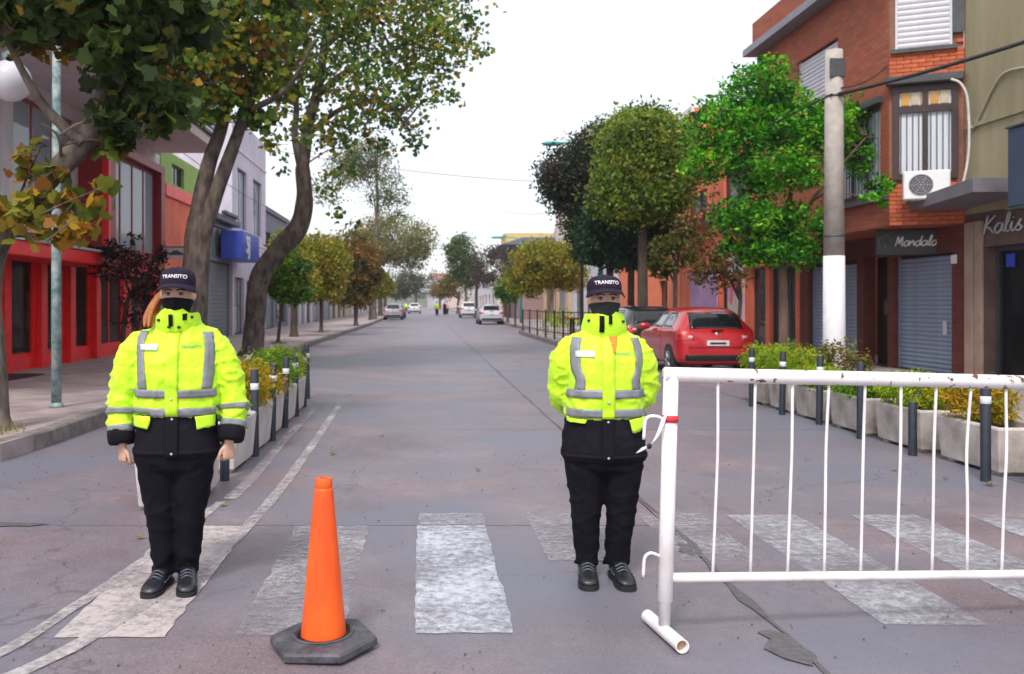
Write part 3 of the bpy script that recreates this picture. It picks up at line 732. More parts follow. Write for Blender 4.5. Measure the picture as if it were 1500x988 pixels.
    # ---- trousers
    tr = MB(); tr.sell(k['hips'], 32, 2.5)
    for P, r_ in legs:
        n_ = len(P); Q = catmull(P, 4); rr = lerp_list(r_, len(Q)); tr.tube(Q, rr, 20, flat=(1, 1.08))
    tme = remesh(tr, .011, 5)
    def lm_(p): return .5+1.2*math.exp(-((p.z-.10)/.07)**2)+.7*math.exp(-((p.z-.42)/.09)**2)+.5*math.exp(-((p.z-.62)/.05)**2)
    wrinkle(tme, .009, 4.6, k['seed'], 1.7, lm_); obj('trousers', tme, M_trous, T)
    # ---- shoes
    for fx, fy, fa in k['feet']:
        s_ = MB(); rs = []
        for y, wd, zt, zb in ((.085, .012, .05, .025), (.08, .026, .085, .018), (.06, .036, .105, .016), (.02, .038, .112, .016), (-.03, .037, .098, .016), (-.075, .041, .075, .016), (-.12, .044, .062, .016), (-.15, .041, .056, .017), (-.172, .03, .046, .019), (-.182, .012, .034, .024)):
            row = []
            for j in range(18):
                a = 2*math.pi*j/18; ca, sa = math.cos(a), math.sin(a); zc = (zt+zb)/2
                row.append((wd*math.copysign(abs(ca)**.75, ca), y, zc+(zt-zb)/2*math.copysign(abs(sa)**.8, sa)))
            rs.append(row[::-1])
        s_.rings(rs); M = Matrix.Translation((fx, fy, 0)) @ Matrix.Rotation(fa, 4, 'Z')
        so = obj('shoe', autosmooth(s_.mesh('shoe'), 70), M_shoe, T); so.matrix_local = M @ Matrix.Diagonal((1.14, 1.1, 1.08, 1))
        sl = MB(); ol = [(-.035, .08), (0, .092), (.035, .08), (.042, .03), (.038, -.03), (.047, -.1), (.043, -.155), (.02, -.186), (-.02, -.186), (-.043, -.155), (-.047, -.1), (-.038, -.03), (-.042, .03)]
        Q = [p[:2] for p in catmull([(x, y, 0) for x, y in ol]+[(ol[0][0], ol[0][1], 0)], 4)][:-1]
        sl.prism(Q[::-1], 0, .024); obj('sole', autosmooth(sl.mesh('sole'), 50), M_sole, so)
        lc = MB()
        for y, z in ((-.05, .092), (-.07, .083), (-.09, .075)): lc.tube(catmull([(-.028, y+.004, z-.012), (0, y, z+.003), (.028, y+.004, z-.012)], 4), .0045, 6)
        lc.build('laces', M_lace, so)
        tp = MB()
        for q in (-1, 1): tp.tube(catmull([(q*.039, .02, .06), (q*.0385, -.03, .045), (q*.042, -.08, .05)], 4), .005, 6)
        tp.build('trim', M_lace, so)
    # ---- jacket
    j = MB(); j.sell(k['torso'], 36, 2.35)
    for P, r_ in sleeves:
        Q = catmull(P, 5); j.tube(Q, lerp_list(r_, len(Q)), 20)
    jme = remesh(j, .0105, 5)
    def jm(p):
        arm = 1.25 if abs(p.x) > .22 else .7
        return arm
    wrinkle(jme, .012, 5.5, k['seed']+5, .75, lambda p: 1. if abs(p.x) < .2 else .3); wrinkle(jme, .013, 6.0, k['seed']+6, 2.0, lambda p: 0. if abs(p.x) < .19 else 1.); wrinkle(jme, .004, 15, k['seed']+9, 1.2)
    jk = obj('jacket', jme, M_vis, T); jb = bvh_of(jme)
    sk = MB(); sk.sell(k['skirt'], 36, 2.4); skm = remesh(sk, .011, 4); wrinkle(skm, .006, 7, k['seed']+2, 1.2); obj('jacket_hem', skm, M_navy, T); sb_ = bvh_of(skm)
    zhem = k['skirt'][0][2]
    hb_ = patch(sb_, 60, 2, lambda u, v: ((0, .0, zhem+.02+v*.022), (math.sin(6.2832*u), -math.cos(6.2832*u), 0)), .003, None, True); thick(hb_.build('hem_band', M_navy, T, True), .003)
    # reflective bands round the body
    def ring_band(z0, z1, a0, a1, name='reflective_band'):
        q = patch(jb, 44, 3, lambda u, v: ((0, .0, z0+(z1-z0)*v), (math.sin(R(a0+(a1-a0)*u)), -math.cos(R(a0+(a1-a0)*u)), 0)), .005, .245)
        thick(q.build(name, M_tape, jk, True), .0015)
    for z0, z1 in k['bands']:
        ring_band(z0, z1, -76, -10); ring_band(z0, z1, 10, 76); ring_band(z0, z1, 104, 256)
    for pts in k['braces']:
        for sy in (-1, 1):
            Q = catmull([(x, 0, z) for x, z in pts], 6)
            def bf(u, v, Q=Q, sy=sy):
                i = u*(len(Q)-1); a = Q[int(i)].lerp(Q[min(len(Q)-1, int(i)+1)], i-int(i)); return ((a.x+(v-.5)*.046, sy*.6, a.z), (0, -sy, 0))
            thick(patch(jb, 24, 3, bf, .005).build('brace_band', M_tape, jk, True), .0015)
    # sleeve bands and cuffs
    for si, (P, r_) in enumerate(sleeves):
        Q = catmull(P, 5); rr = lerp_list(r_, len(Q))
        def frame(t):
            i = t*(len(Q)-1); i0 = min(len(Q)-2, int(i)); p = Q[i0].lerp(Q[i0+1], i-i0); d = (Q[i0+1]-Q[i0]).normalized()
            a = d.cross(Vector((0, 1, 0))).normalized(); return p, d, a, d.cross(a), np.interp(i, range(len(rr)), rr)
        for t0, t1 in k['armbands'][si]:
            def af(u, v):
                p, d, a, c2, r0 = frame(t0+(t1-t0)*v); an = 6.2832*u; return (p, a*math.cos(an)+c2*math.sin(an))
            thick(patch(jb, 30, 3, af, .005, .092).build('sleeve_band', M_tape, jk, True), .0015)
        p, d, a, c2, r0 = frame(1.0)
        cf = MB(); cf.tube([p-d*.02, p+d*.01, p+d*.045, p+d*.055, p+d*.05], [r0*1.10, r0*1.13, r0*1.06, r0*.95, r0*.7], 20); cf.build('cuff', M_navy, T, True)
    # placket, studs, flaps, badges
    z0, z1 = k['torso'][0][2]+.012, sh-.02
    thick(patch(jb, 4, 24, lambda u, v: ((-.031+.062*u, -.6, z0+(z1-z0)*v), (0, 1, 0)), .007).build('placket', M_vis, jk, True), .004)
    thick(patch(sb_, 4, 10, lambda u, v: ((-.031+.062*u, -.6, zhem+.008+(z0-zhem-.0)*v), (0, 1, 0)), .006).build('placket', M_navy, T, True), .003)
    for z, bv in ((z0+.085, jb), (z0-.018, sb_), (zhem+.03, sb_)):
        h = bv.ray_cast(Vector((0, -.6, z)), Vector((0, 1, 0)))
        if h[0]: MB().sphere(h[0]+Vector((0, -.012, 0)), (.007, .004, .007), 10, 6).build('press_stud', M_btn, T, True)
    for q in k['flaps']:
        def ff(u, v, q=q):
            a = Vector(q[0]).lerp(Vector(q[1]), u); b2 = Vector(q[3]).lerp(Vector(q[2]), u); c = a.lerp(b2, v); return ((c.x, -.6, c.y), (0, 1, 0))
        thick(patch(sb_, 8, 5, ff, .02).build('pocket_flap', M_vis, T, True), .005)
    thick(patch(jb, 6, 3, lambda u, v: ((k['badge'][0]+(u-.5)*.09, -.6, k['badge'][1]+(v-.5)*.032), (0, 1, 0)), .008).build('name_badge', M_white, T, True), .002)
    tm = text_mesh('TRANSITO', .021, 0, 0, .0002)
    for v in tm.vertices:
        h = jb.ray_cast(Vector((k['badge'][2]+v.co.x, -.6, k['badge'][1]+.004+v.co.y)), Vector((0, 1, 0))); v.co = h[0]+Vector((0, -.005, 0)) if h[0] else v.co
    obj('lettering', tm, M_greyprint, T)
    # ---- collar: thick stand-up collar with a raised front flap and black tabs
    n_ = 48; R0, R1, R2 = [], [], []
    outer, inner = [], []
    levels = 7
    for i in range(levels):
        t = i/(levels-1); o_, in_ = [], []
        for q in range(n_):
            a = 2*math.pi*q/n_; front = max(0, -math.sin(a))
            rx = .118-.018*t+.004*math.sin(q*1.3); ry = .105-.004*t+.008*front
            ztop = k['collar'][1]+k['collar'][2]*front**6-.012*(1-front)+.006*math.sin(3*a+k['seed'])
            z = k['collar'][0]+(ztop-k['collar'][0])*t; bulge = .010*math.sin(math.pi*t)+.005*noise.noise((math.cos(a)*3, math.sin(a)*3, t*4+k['seed']))
            cy = -.012+.02*(1-t); ox = hx_*t*.7
            o_.append((ox+(rx+bulge)*math.cos(a), cy+(ry+bulge)*math.sin(a), z)); in_.append((ox+(rx-.014)*math.cos(a), cy+(ry-.014)*math.sin(a), z))
        outer.append(o_); inner.append(in_)
    cl = MB(); cl.rings(outer+inner[::-1], False, False); clm = cl.mesh('collar'); autosmooth(clm, 60); com = obj('collar', clm, M_vis, T); cb_ = bvh_of(clm)
    for x0, za, zb, wd in k['tabs']:
        thick(patch(cb_, 4, 8, lambda u, v: ((hx_*.5+x0+(u-.5)*wd, -.6, za+(zb-za)*v), (0, 1, 0)), .005).build('collar_tab', M_navy, com, True), .003)
    for x0, z in k['toggles']:
        h = cb_.ray_cast(Vector((hx_*.5+x0, -.6, z)), Vector((0, 1, 0))); p = h[0] if h[0] else Vector((x0, -.13, z))
        MB().sphere(p+Vector((0, -.006, 0)), (.010, .008, .008), 10, 6).build('toggle', M_black, com, True)
    if 'lining' in k:
        x0, za, zb = k['lining']
        thick(patch(jb, 5, 8, lambda u, v: ((x0+(u-.5)*.045*(1.1-v*.9), -.6, za+(zb-za)*v), (0, 1, 0)), .013).build('collar_lining', M_lining, T, True), .003)
    return T

# officer with the ponytail, arms hanging at the sides
slL = [([(-.10, .012, 1.305), (-.170, .012, 1.272), (-.228, .012, 1.205), (-.266, .012, 1.10), (-.284, .012, 1.0), (-.289, -.008, .90), (-.281, -.03, .805)], [.058, .074, .079, .077, .073, .069, .063]),
       ([(.10, .012, 1.305), (.170, .012, 1.268), (.226, .012, 1.20), (.262, .012, 1.10), (.282, .012, 1.0), (.290, -.012, .905), (.286, -.045, .815)], [.058, .074, .079, .077, .073, .069, .063])]
lgL = [([(-.100, 0, .70), (-.094, -.005, .55), (-.083, -.012, .40), (-.077, 0, .25), (-.073, .012, .11), (-.073, .012, .055)], [.118, .100, .080, .068, .060, .062]),
       ([(.080, 0, .70), (.076, -.005, .55), (.068, -.012, .40), (.060, .004, .25), (.054, .018, .12), (.052, .018, .065)], [.118, .100, .080, .068, .060, .062])]
kL = dict(seed=1, head=1.535, shoulder=1.345, headx=.005, sleeves=slL, legs=lgL,
  hands=[hand(-1, Vector((-.272, -.04, .752)), R(40), 27), hand(1, Vector((.274, -.06, .760)), R(-52), 34)],
  mask=M_mask, hair=M_hair, tail=[(-.06, .05, 1.55), (-.098, .03, 1.51), (-.122, -.01, 1.46), (-.136, -.05, 1.405), (-.134, -.085, 1.36)],
  hips=[(-.010, .0, .60, .12, .10), (-.010, 0, .63, .19, .14), (-.006, 0, .68, .215, .152), (0, 0, .76, .205, .148), (0, 0, .86, .18, .13)],
  torso=[(0, 0, .898, .208, .150), (0, 0, .93, .214, .156), (0, -.004, 1.02, .212, .160), (0, -.008, 1.12, .208, .163), (0, -.004, 1.21, .206, .155), (0, .004, 1.28, .200, .135), (0, .01, 1.33, .168, .112), (0, .012, 1.372, .122, .098), (0, .012, 1.40, .095, .085)],
  skirt=[(-.003, 0, .688, .222, .160), (-.003, 0, .72, .222, .160), (0, 0, .80, .213, .154), (0, 0, .93, .200, .143)],
  feet=[(-.080, -.02, R(-8)), (.054, -.012, R(8))], bands=[(.905, .948), (1.0, 1.043)],
  braces=[[(-.160, 1.335), (-.170, 1.25), (-.158, 1.14), (-.15, 1.045)], [(.162, 1.33), (.178, 1.25), (.176, 1.14), (.168, 1.045)]],
  armbands=[[(.78, .83), (.93, .985)], [(.76, .81), (.91, .965)]],
  flaps=[[(-.188, .905), (-.105, .902), (-.115, .842), (-.19, .850)], [(.105, .902), (.188, .905), (.19, .848), (.118, .836)]],
  badge=(-.118, 1.255, .092), collar=(1.335, 1.44, .032), tabs=[(-.012, 1.372, 1.408, .022), (-.052, 1.415, 1.45, .03)], toggles=[(-.024, 1.36), (.026, 1.358), (.085, 1.41), (-.08, 1.395)])
kL['tabs'] = [(-.014, 1.365, 1.425, .020), (.052, 1.395, 1.428, .020)]
person('person', 'person in a yellow hi-vis jacket with auburn ponytail, black mask, arms hanging at the sides', -1.29, 4.66, R(5), kL)

# officer with the hands behind the back
slR = [([(-.10, .012, 1.27), (-.160, .014, 1.238), (-.208, .022, 1.165), (-.226, .045, 1.08), (-.220, .085, .985), (-.165, .165, .91), (-.09, .21, .89)], [.058, .072, .076, .074, .071, .066, .060]),
       ([(.10, .012, 1.27), (.160, .014, 1.238), (.208, .022, 1.165), (.228, .045, 1.08), (.222, .085, .985), (.165, .17, .90), (.09, .215, .875)], [.058, .072, .076, .074, .071, .066, .060])]
lgR = [([(-.100, 0, .68), (-.100, -.005, .53), (-.096, -.012, .38), (-.093, 0, .24), (-.088, .012, .12), (-.086, .012, .075)], [.118, .100, .082, .070, .062, .068]),
       ([(.098, 0, .68), (.096, -.005, .53), (.090, -.012, .38), (.080, 0, .24), (.072, .012, .12), (.070, .012, .07)], [.118, .100, .082, .070, .062, .068])]
def hand_back(side, p, ang):
    me = hand(side, Vector((0, 0, 0)), 0, 24)
    me.transform(Matrix.Translation(p) @ Matrix.Rotation(ang, 4, 'Y') @ Matrix.Rotation(R(90)*side, 4, 'Z')); return me
kR = dict(seed=4, head=1.512, shoulder=1.312, headx=.0, sleeves=slR, legs=lgR,
  hands=[hand_back(-1, Vector((-.045, .232, .88)), R(-80)), hand_back(1, Vector((.045, .235, .865)), R(80))],
  mask=M_mask2, hair=M_hair2,
  hips=[(0, .0, .58, .12, .10), (0, 0, .61, .19, .14), (0, 0, .66, .212, .15), (0, 0, .74, .20, .145), (0, 0, .84, .18, .13)],
  torso=[(0, 0, .868, .212, .152), (0, 0, .90, .214, .157), (0, -.004, .99, .204, .160), (0, -.01, 1.09, .196, .164), (0, -.006, 1.18, .196, .156), (0, .004, 1.245, .19, .135), (0, .01, 1.295, .158, .112), (0, .012, 1.337, .118, .098), (0, .012, 1.365, .092, .085)],
  skirt=[(0, 0, .645, .221, .160), (0, 0, .68, .224, .162), (0, 0, .77, .22, .158), (0, 0, .90, .203, .145)],
  feet=[(-.09, -.02, R(-5)), (.078, -.02, R(5))], bands=[(.882, .928), (.985, 1.03)],
  braces=[[(-.150, 1.298), (-.162, 1.24), (-.158, 1.14), (-.14, 1.085), (-.142, 1.03)], [(.150, 1.296), (.166, 1.24), (.168, 1.15), (.145, 1.08), (.15, 1.03)]],
  armbands=[[], []],
  flaps=[[(.105, .872), (.19, .880), (.195, .828), (.122, .806)], [(-.19, .872), (-.10, .872), (-.11, .850), (-.192, .856)]],
  badge=(-.112, 1.212, .088), collar=(1.30, 1.428, .012), tabs=[(-.026, 1.33, 1.415, .022), (.016, 1.372, 1.418, .018)], toggles=[(-.09, 1.39), (.09, 1.385)], capz=.86, lining=(.03, 1.30, 1.215))
person('person', 'person in a yellow hi-vis jacket with grey mask and hands clasped behind the back', .972, 4.78, R(-3), kR)
# ------------------------------------------------------------------ trees
M_barkA = mat('plane_bark', (.060, .046, .038), .92, .4, 7, 1.0, 24, stretch=(1, 1, .4), col2=(.135, .105, .085))
M_barkD = mat('dark_bark', (.075, .055, .045), .92, .4, 6, .8, 30, stretch=(1, 1, .35))
M_barkP = mat('pale_bark', (.30, .26, .23), .9, .35, 5, .7, 26, stretch=(1, 1, .35))
def tree(name, label, base, trunk, trad, limbs, blobs, n, size, pal, bark, shape='oval', group=None, clump=.16, per=26, shell=.5, twigs=40, up=.5, single=0, jit=.35):
    """trunk: world points; limbs: list of (points, r0, r1); blobs: ellipsoids of leaves in world space; everything is stored relative to the base"""
    B = Vector(base); t = thing(name, label, 'tree', base, 0, group)
    m = MB(); P = catmull([Vector(p)-B for p in trunk], 6); r_ = lerp_list(trad, len(P))
    r_ = [r*(1+.10*noise.noise(p*2.3)) for r, p in zip(r_, P)]
    r_[0] *= 1.35
    m.tube([P[0]-Vector((0, 0, .06))]+P, [r_[0]*1.15]+r_, 14)
    ends = [P[-1]]
    for pts, a, b in limbs:
        Q = catmull([Vector(p)-B for p in pts], 5); m.tube(Q, lerp_list([a, (a+b)/2, b], len(Q)), 10); ends += Q[len(Q)//3:]
    LP = blob_points([(*(Vector(b[:3])-B), *b[3:]) for b in blobs], n, clump, per, shell)
    # twigs reach from the limbs into the leaf clumps
    if twigs:
        idx = RNG.choice(len(LP), min(twigs, len(LP)), replace=False)
        for i in idx:
            q = Vector(LP[i]); s_ = min(ends, key=lambda e: (e-q).length+max(0, e.z-q.z)*.6); mid = s_.lerp(q, .5)+Vector((random.uniform(-.1, .1), random.uniform(-.1, .1), .12*(q-s_).length))
            L_ = (q-s_).length; m.tube(catmull([s_, mid, q], 3), [max(.012, min(.05, L_*.02)), .006], 5)
    me = m.mesh('trunk'); autosmooth(me, 60); obj('trunk', me, bark, t)
    if single:
        # the most exposed leaves stand on their own
        order = np.argsort([(p+np.array(B))[1]+.15*(p+np.array(B))[2] for p in LP])[:single*3:3]
        lm_ = [foliage_mesh('leaf', np.zeros((1, 3)), size*1.15, [c], shape, 0, .2) for c in pal for _ in range(2)]
        for k in lm_: k.materials.append(M_leaf)
        for i in order:
            o = bpy.data.objects.new('leaf', random.choice(lm_)); COL.objects.link(o); o.parent = t; o.location = LP[i]; o.rotation_euler = (random.uniform(-.9, .9), random.uniform(-.9, .9), random.uniform(0, 6.28))
        LP = np.delete(LP, order, axis=0)
    f_ = obj('crown', foliage_mesh('crown', LP, size, pal, shape, up, jit), M_leaf, t); f_['kind'] = 'stuff'
    return t
def bl(px, py, rpx, Y, depth=1., ry=None, w_=1.):
    p = at(px, py, Y); r = rpx*Y/F; return (p.x, Y, p.z, r, r*depth, (ry if ry else rpx)*Y/F, w_)
def ap(px, py, Y): return tuple(at(px, py, Y))

PAL_A = [(.055, .085, .022, 5), (.12, .15, .03, 3.5), (.028, .042, .015, 2.5), (.12, .11, .02, 1), (.26, .13, .015, .6), (.12, .05, .012, .4)]
PAL_AO = [(.42, .20, .02, 3), (.34, .22, .03, 3), (.20, .19, .03, 2), (.24, .09, .02, 2), (.10, .12, .02, 2)]
PAL_B = [(.09, .15, .025, 4), (.17, .22, .03, 3), (.30, .25, .03, 2), (.045, .075, .02, 2), (.40, .24, .03, .9), (.26, .11, .02, .3)]
PAL_C = [(.10, .19, .035, 4), (.22, .25, .03, 3), (.055, .11, .04, 2), (.32, .23, .03, 2), (.22, .10, .02, .3), (.06, .13, .06, 1.5)]
Y = 9.35
tree('plane_tree', 'leaning plane tree with dark green and orange leaves by the lamp post with a globe', (-4.40, 9.2, SW),
     [(-4.40, 9.2, SW), ap(-8, 520, 9.25), ap(-14, 430, 9.3), ap(2, 350, Y), ap(62, 272, Y), ap(122, 208, Y+.1), ap(150, 140, Y+.2), ap(166, 60, Y+.3), ap(190, -60, Y+.4)], [.115, .11, .11, .11, .115, .12, .11, .10, .08],
     [([ap(120, 210, Y), ap(60, 150, Y-.1), ap(10, 60, Y-.3)], .07, .03), ([ap(150, 140, Y+.2), ap(220, 90, Y+.3), ap(300, 30, Y+.4)], .07, .03), ([ap(30, 330, Y), ap(90, 300, Y-.3), ap(150, 275, Y-.4)], .015, .005), ([ap(10, 350, Y), ap(-40, 290, Y), ap(-80, 200, Y)], .06, .03), ([ap(30, 330, Y), ap(60, 355, Y-.3), ap(110, 320, Y-.4)], .013, .005), ([ap(90, 240, Y), ap(85, 200, Y-.2), ap(60, 180, Y-.3)], .02, .008)],
     [bl(60, 15, 105, Y-.2, .9, 55), bl(170, 60, 80, Y, .9, 80), bl(230, 150, 55, Y+.2, .9, 45), bl(120, -60, 150, Y, 1, 60), bl(250, 20, 80, Y+.3, 1, 60), bl(170, 190, 45, Y+.1, .9, 40, .6)],
     5200, .165, PAL_A, M_barkA, 'lobed', None, .2, 16, .3, 60, .6, single=40)
# the turning lower leaves of the same kind of tree grow on their own young shoot from the base of the trunk
tree('plane_sapling', 'thin plane shoot with orange and yellow autumn leaves in front of the red shop', (-4.55, 9.6, SW),
     [(-4.55, 9.6, SW), (-4.62, 9.65, 1.2), ap(-2, 340, 9.5), ap(30, 320, 9.5)], [.04, .03, .025, .02],
     [([ap(10, 330, 9.5), ap(60, 310, 9.4), ap(140, 290, 9.3)], .018, .006), ([ap(10, 330, 9.5), ap(40, 260, 9.4), ap(60, 215, 9.3)], .018, .006), ([ap(5, 345, 9.5), ap(60, 345, 9.4), ap(110, 320, 9.3)], .016, .006)],
     [bl(55, 250, 42, 9.3, .7, 40), bl(40, 320, 55, 9.3, .7, 26, 1.5), bl(110, 310, 35, 9.2, .7, 28, 1.4), bl(150, 288, 26, 9.2, .7, 14, 1.2), bl(75, 335, 55, 9.3, .7, 10, 1.6), bl(0, 300, 25, 9.3, .7, 40)],
     260, .165, PAL_AO, M_barkD, 'lobed', None, .35, 8, .2, 40, .3, single=110)
Y = 17.4
tree('plane_tree', 'forked plane tree with two upright limbs standing beside the red shop', (-4.52, Y, SW),
     [(-4.52, Y, SW), ap(284, 470, Y), ap(287, 400, Y), ap(290, 350, Y), ap(293, 318, Y)], [.27, .26, .26, .27, .24],
     [([ap(288, 345, Y), ap(293, 300, Y), ap(306, 240, Y), ap(326, 180, Y), ap(338, 100, Y), ap(345, 0, Y)], .20, .08), ([ap(296, 350, Y), ap(316, 285, Y-.1), ap(338, 225, Y-.2), ap(358, 170, Y-.3), ap(392, 80, Y-.4), ap(430, 0, Y-.4)], .17, .07),
      ([ap(330, 160, Y), ap(280, 90, Y-.4), ap(230, 40, Y-.6)], .08, .03), ([ap(360, 165, Y-.3), ap(420, 130, Y-.8), ap(460, 60, Y-1)], .07, .03)],
     [bl(300, 90, 95, Y-.3, 1, 75), bl(235, 115, 60, Y-.3, 1, 60), bl(380, 50, 85, Y-.5, 1, 75), bl(330, 160, 60, Y-.3, 1, 30, .8), bl(400, 140, 50, Y-.5, 1, 50, .7), bl(300, -60, 160, Y, 1, 90), bl(430, -60, 110, Y, 1, 80), bl(250, 20, 90, Y, 1, 60), bl(420, 200, 40, Y-.5, 1, 30, .35)],
     14000, .145, PAL_B, M_barkA, 'lobed', None, .19, 20, .3, 110)
Y = 22.3
tree('plane_tree', 'bent plane tree whose trunk leans over the road with an airy crown', (-4.3, Y, SW),
     [(-4.3, Y, SW), ap(374, 465, Y), ap(380, 410, Y), ap(405, 370, Y), ap(436, 335, Y), ap(446, 295, Y), ap(443, 245, Y)], [.29, .26, .26, .26, .25, .22, .18],
     [([ap(443, 245, Y), ap(452, 180, Y), ap(466, 130, Y), ap(476, 60, Y), ap(490, -40, Y)], .17, .08), ([ap(444, 260, Y), ap(432, 200, Y), ap(434, 150, Y), ap(420, 80, Y)], .11, .05), ([ap(460, 145, Y), ap(500, 110, Y-.5), ap(560, 80, Y-.8), ap(640, 40, Y-1)], .10, .03),
      ([ap(448, 200, Y), ap(500, 160, Y-.5), ap(560, 150, Y-.8), ap(600, 190, Y-1)], .08, .025), ([ap(475, 70, Y), ap(540, 10, Y), ap(620, -60, Y)], .08, .03)],
     [bl(470, 60, 95, Y, 1, 80), bl(575, 40, 80, Y-.6, 1, 70), bl(650, 55, 60, Y-.8, 1, 60), bl(560, 140, 85, Y-.6, 1, 55), bl(635, 120, 45, Y-.8, 1, 45, .7), bl(500, 190, 60, Y-.5, 1, 40, .8), bl(430, 130, 50, Y, 1, 50, .5), bl(590, 205, 45, Y-.8, 1, 30, .6), bl(500, 265, 40, Y-.3, 1, 35, .35), bl(405, 195, 30, Y, 1, 40, .25),
      bl(690, 45, 32, Y-1, 1, 40, .4), bl(560, -60, 170, Y, 1, 70), bl(450, -70, 120, Y, 1, 70), bl(415, 245, 25, Y, 1, 25, .2), bl(515, 320, 30, Y+.3, 1, 22, .25)],
     15000, .125, PAL_C, M_barkA, 'lobed', None, .21, 16, .25, 150)
PURP = [(.03, .012, .018, 4), (.055, .018, .022, 3), (.015, .01, .014, 3), (.09, .03, .03, 1)]
Y = 19.
tree('plum_tree', 'small dark purple leaved plum tree in front of the red shop window', (-6.45, Y, SW), [(-6.45, Y, SW), ap(182, 470, Y), ap(190, 430, Y)], [.06, .05, .045],
     [([ap(190, 430, Y), ap(170, 380, Y), ap(140, 350, Y)], .03, .012), ([ap(190, 430, Y), ap(215, 400, Y), ap(235, 360, Y)], .03, .012), ([ap(186, 450, Y), ap(200, 400, Y), ap(195, 350, Y)], .03, .012)],
     [bl(170, 385, 36, Y, .8, 30), bl(215, 410, 34, Y, .8, 36), bl(200, 450, 28, Y, .8, 30, .7), bl(150, 365, 22, Y, .8, 14, .7), bl(232, 375, 20, Y, .8, 20, .6), bl(200, 350, 12, Y, .8, 16, .5)], 1700, .10, PURP, M_barkD, 'oval', None, .2, 14, .3, 40)
OLV = [(.24, .22, .03, 4), (.32, .28, .04, 3), (.14, .15, .025, 2), (.36, .24, .04, 1)]
GRN = [(.07, .17, .025, 4), (.15, .25, .03, 3), (.03, .07, .02, 2), (.18, .17, .03, 1)]
RED = [(.22, .10, .04, 3), (.28, .14, .04, 3), (.13, .12, .035, 3), (.13, .13, .03, 1.5), (.05, .06, .02, 2)]
YEL = [(.26, .22, .03, 4), (.32, .24, .03, 2), (.15, .15, .03, 2)]
def street_tree(px, Y, X, crown, n, size, pal, label, name='street_tree', bark=M_barkD, lean=0., r=.09, group=None, **kw):
    """crown: list of (px, py, r, ry) seen at distance Y"""
    bz = SW; top = crown[0]; c = at(top[0], top[1], Y); h0 = max(1.2, c.z-top[3]*Y/F*.6)
    bls = [bl(a, b, r1*1.2, Y, .95, r2*1.18) for a, b, r1, r2 in crown]; n = int(n*kw.get('dense', 4.2))
    lim = [([(X+lean*.7, Y, h0*.8), tuple((Vector((X, Y, h0)).lerp(Vector(q[:3]), .6))), q[:3]], r*.55, r*.2) for q in bls]
    return tree(name, label, (X, Y, bz), [(X, Y, bz), (X+lean*.3, Y, h0*.5), (X+lean*.8, Y, h0), (c.x, Y, c.z)], [r, r*.85, r*.75, r*.4], lim, bls, n, size, pal, bark, 'oval', group, kw.get('clump', .15), kw.get('per', 18), kw.get('shell', .45), kw.get('twigs', 30))
street_tree(0, 29, -4.75, [(418, 398, 26, 30), (432, 425, 22, 18), (410, 425, 14, 14)], 1700, .13, GRN, 'young tree with fresh green crown and thin bent stem beyond the bent plane tree', lean=.3, r=.06)
street_tree(0, 35, -5.1, [(425, 370, 24, 30), (440, 410, 24, 22)], 1100, .15, OLV, 'dark stemmed olive tree behind the young green tree', r=.15)
street_tree(0, 40, -4.6, [(468, 385, 36, 36), (455, 420, 34, 18), (480, 420, 22, 20)], 3000, .15, OLV, 'round olive yellow tree at the kerb beyond the young green tree', r=.09)
street_tree(0, 52, -3.95, [(518, 380, 34, 36), (538, 400, 22, 26), (505, 425, 26, 22), (525, 435, 20, 14)], 3200, .17, RED, 'russet autumn tree beyond the olive yellow tree', r=.12)
street_tree(0, 70, -4.2, [(556, 418, 17, 16)], 900, .2, YEL, 'small yellow tree beyond the russet tree', r=.12)
street_tree(0, 95, -4.6, [(575, 352, 52, 30), (600, 370, 24, 26), (550, 365, 24, 24)], 3200, .26, [(.17, .15, .05, 3), (.23, .19, .06, 3), (.11, .11, .06, 2)], 'broad flat topped olive tree rising above the far left row', r=.25)
tree('tall_tree', 'tall thin tree with sparse yellowing leaves above the left row', (-4.1, 74, SW), [(-4.1, 74, SW), ap(548, 380, 74), ap(553, 300, 74), ap(550, 230, 74)], [.2, .17, .14, .08], [([ap(551, 330, 74), ap(545, 280, 74), ap(520, 245, 74)], .07, .03), ([ap(552, 320, 74), ap(570, 280, 74), ap(585, 260, 74)], .06, .02)],
     [bl(515, 245, 38, 74, 1, 28), bl(560, 275, 34, 74, 1, 38, .6), bl(540, 225, 40, 74, 1, 26, .8), bl(580, 300, 22, 74, 1, 26, .4), bl(480, 280, 26, 74, 1, 30, .4)], 7500, .2, [(.14, .12, .03, 3), (.08, .10, .03, 3), (.06, .10, .05, 2), (.20, .12, .03, 1)], M_barkA, 'oval', None, .2, 12, .3, 40)
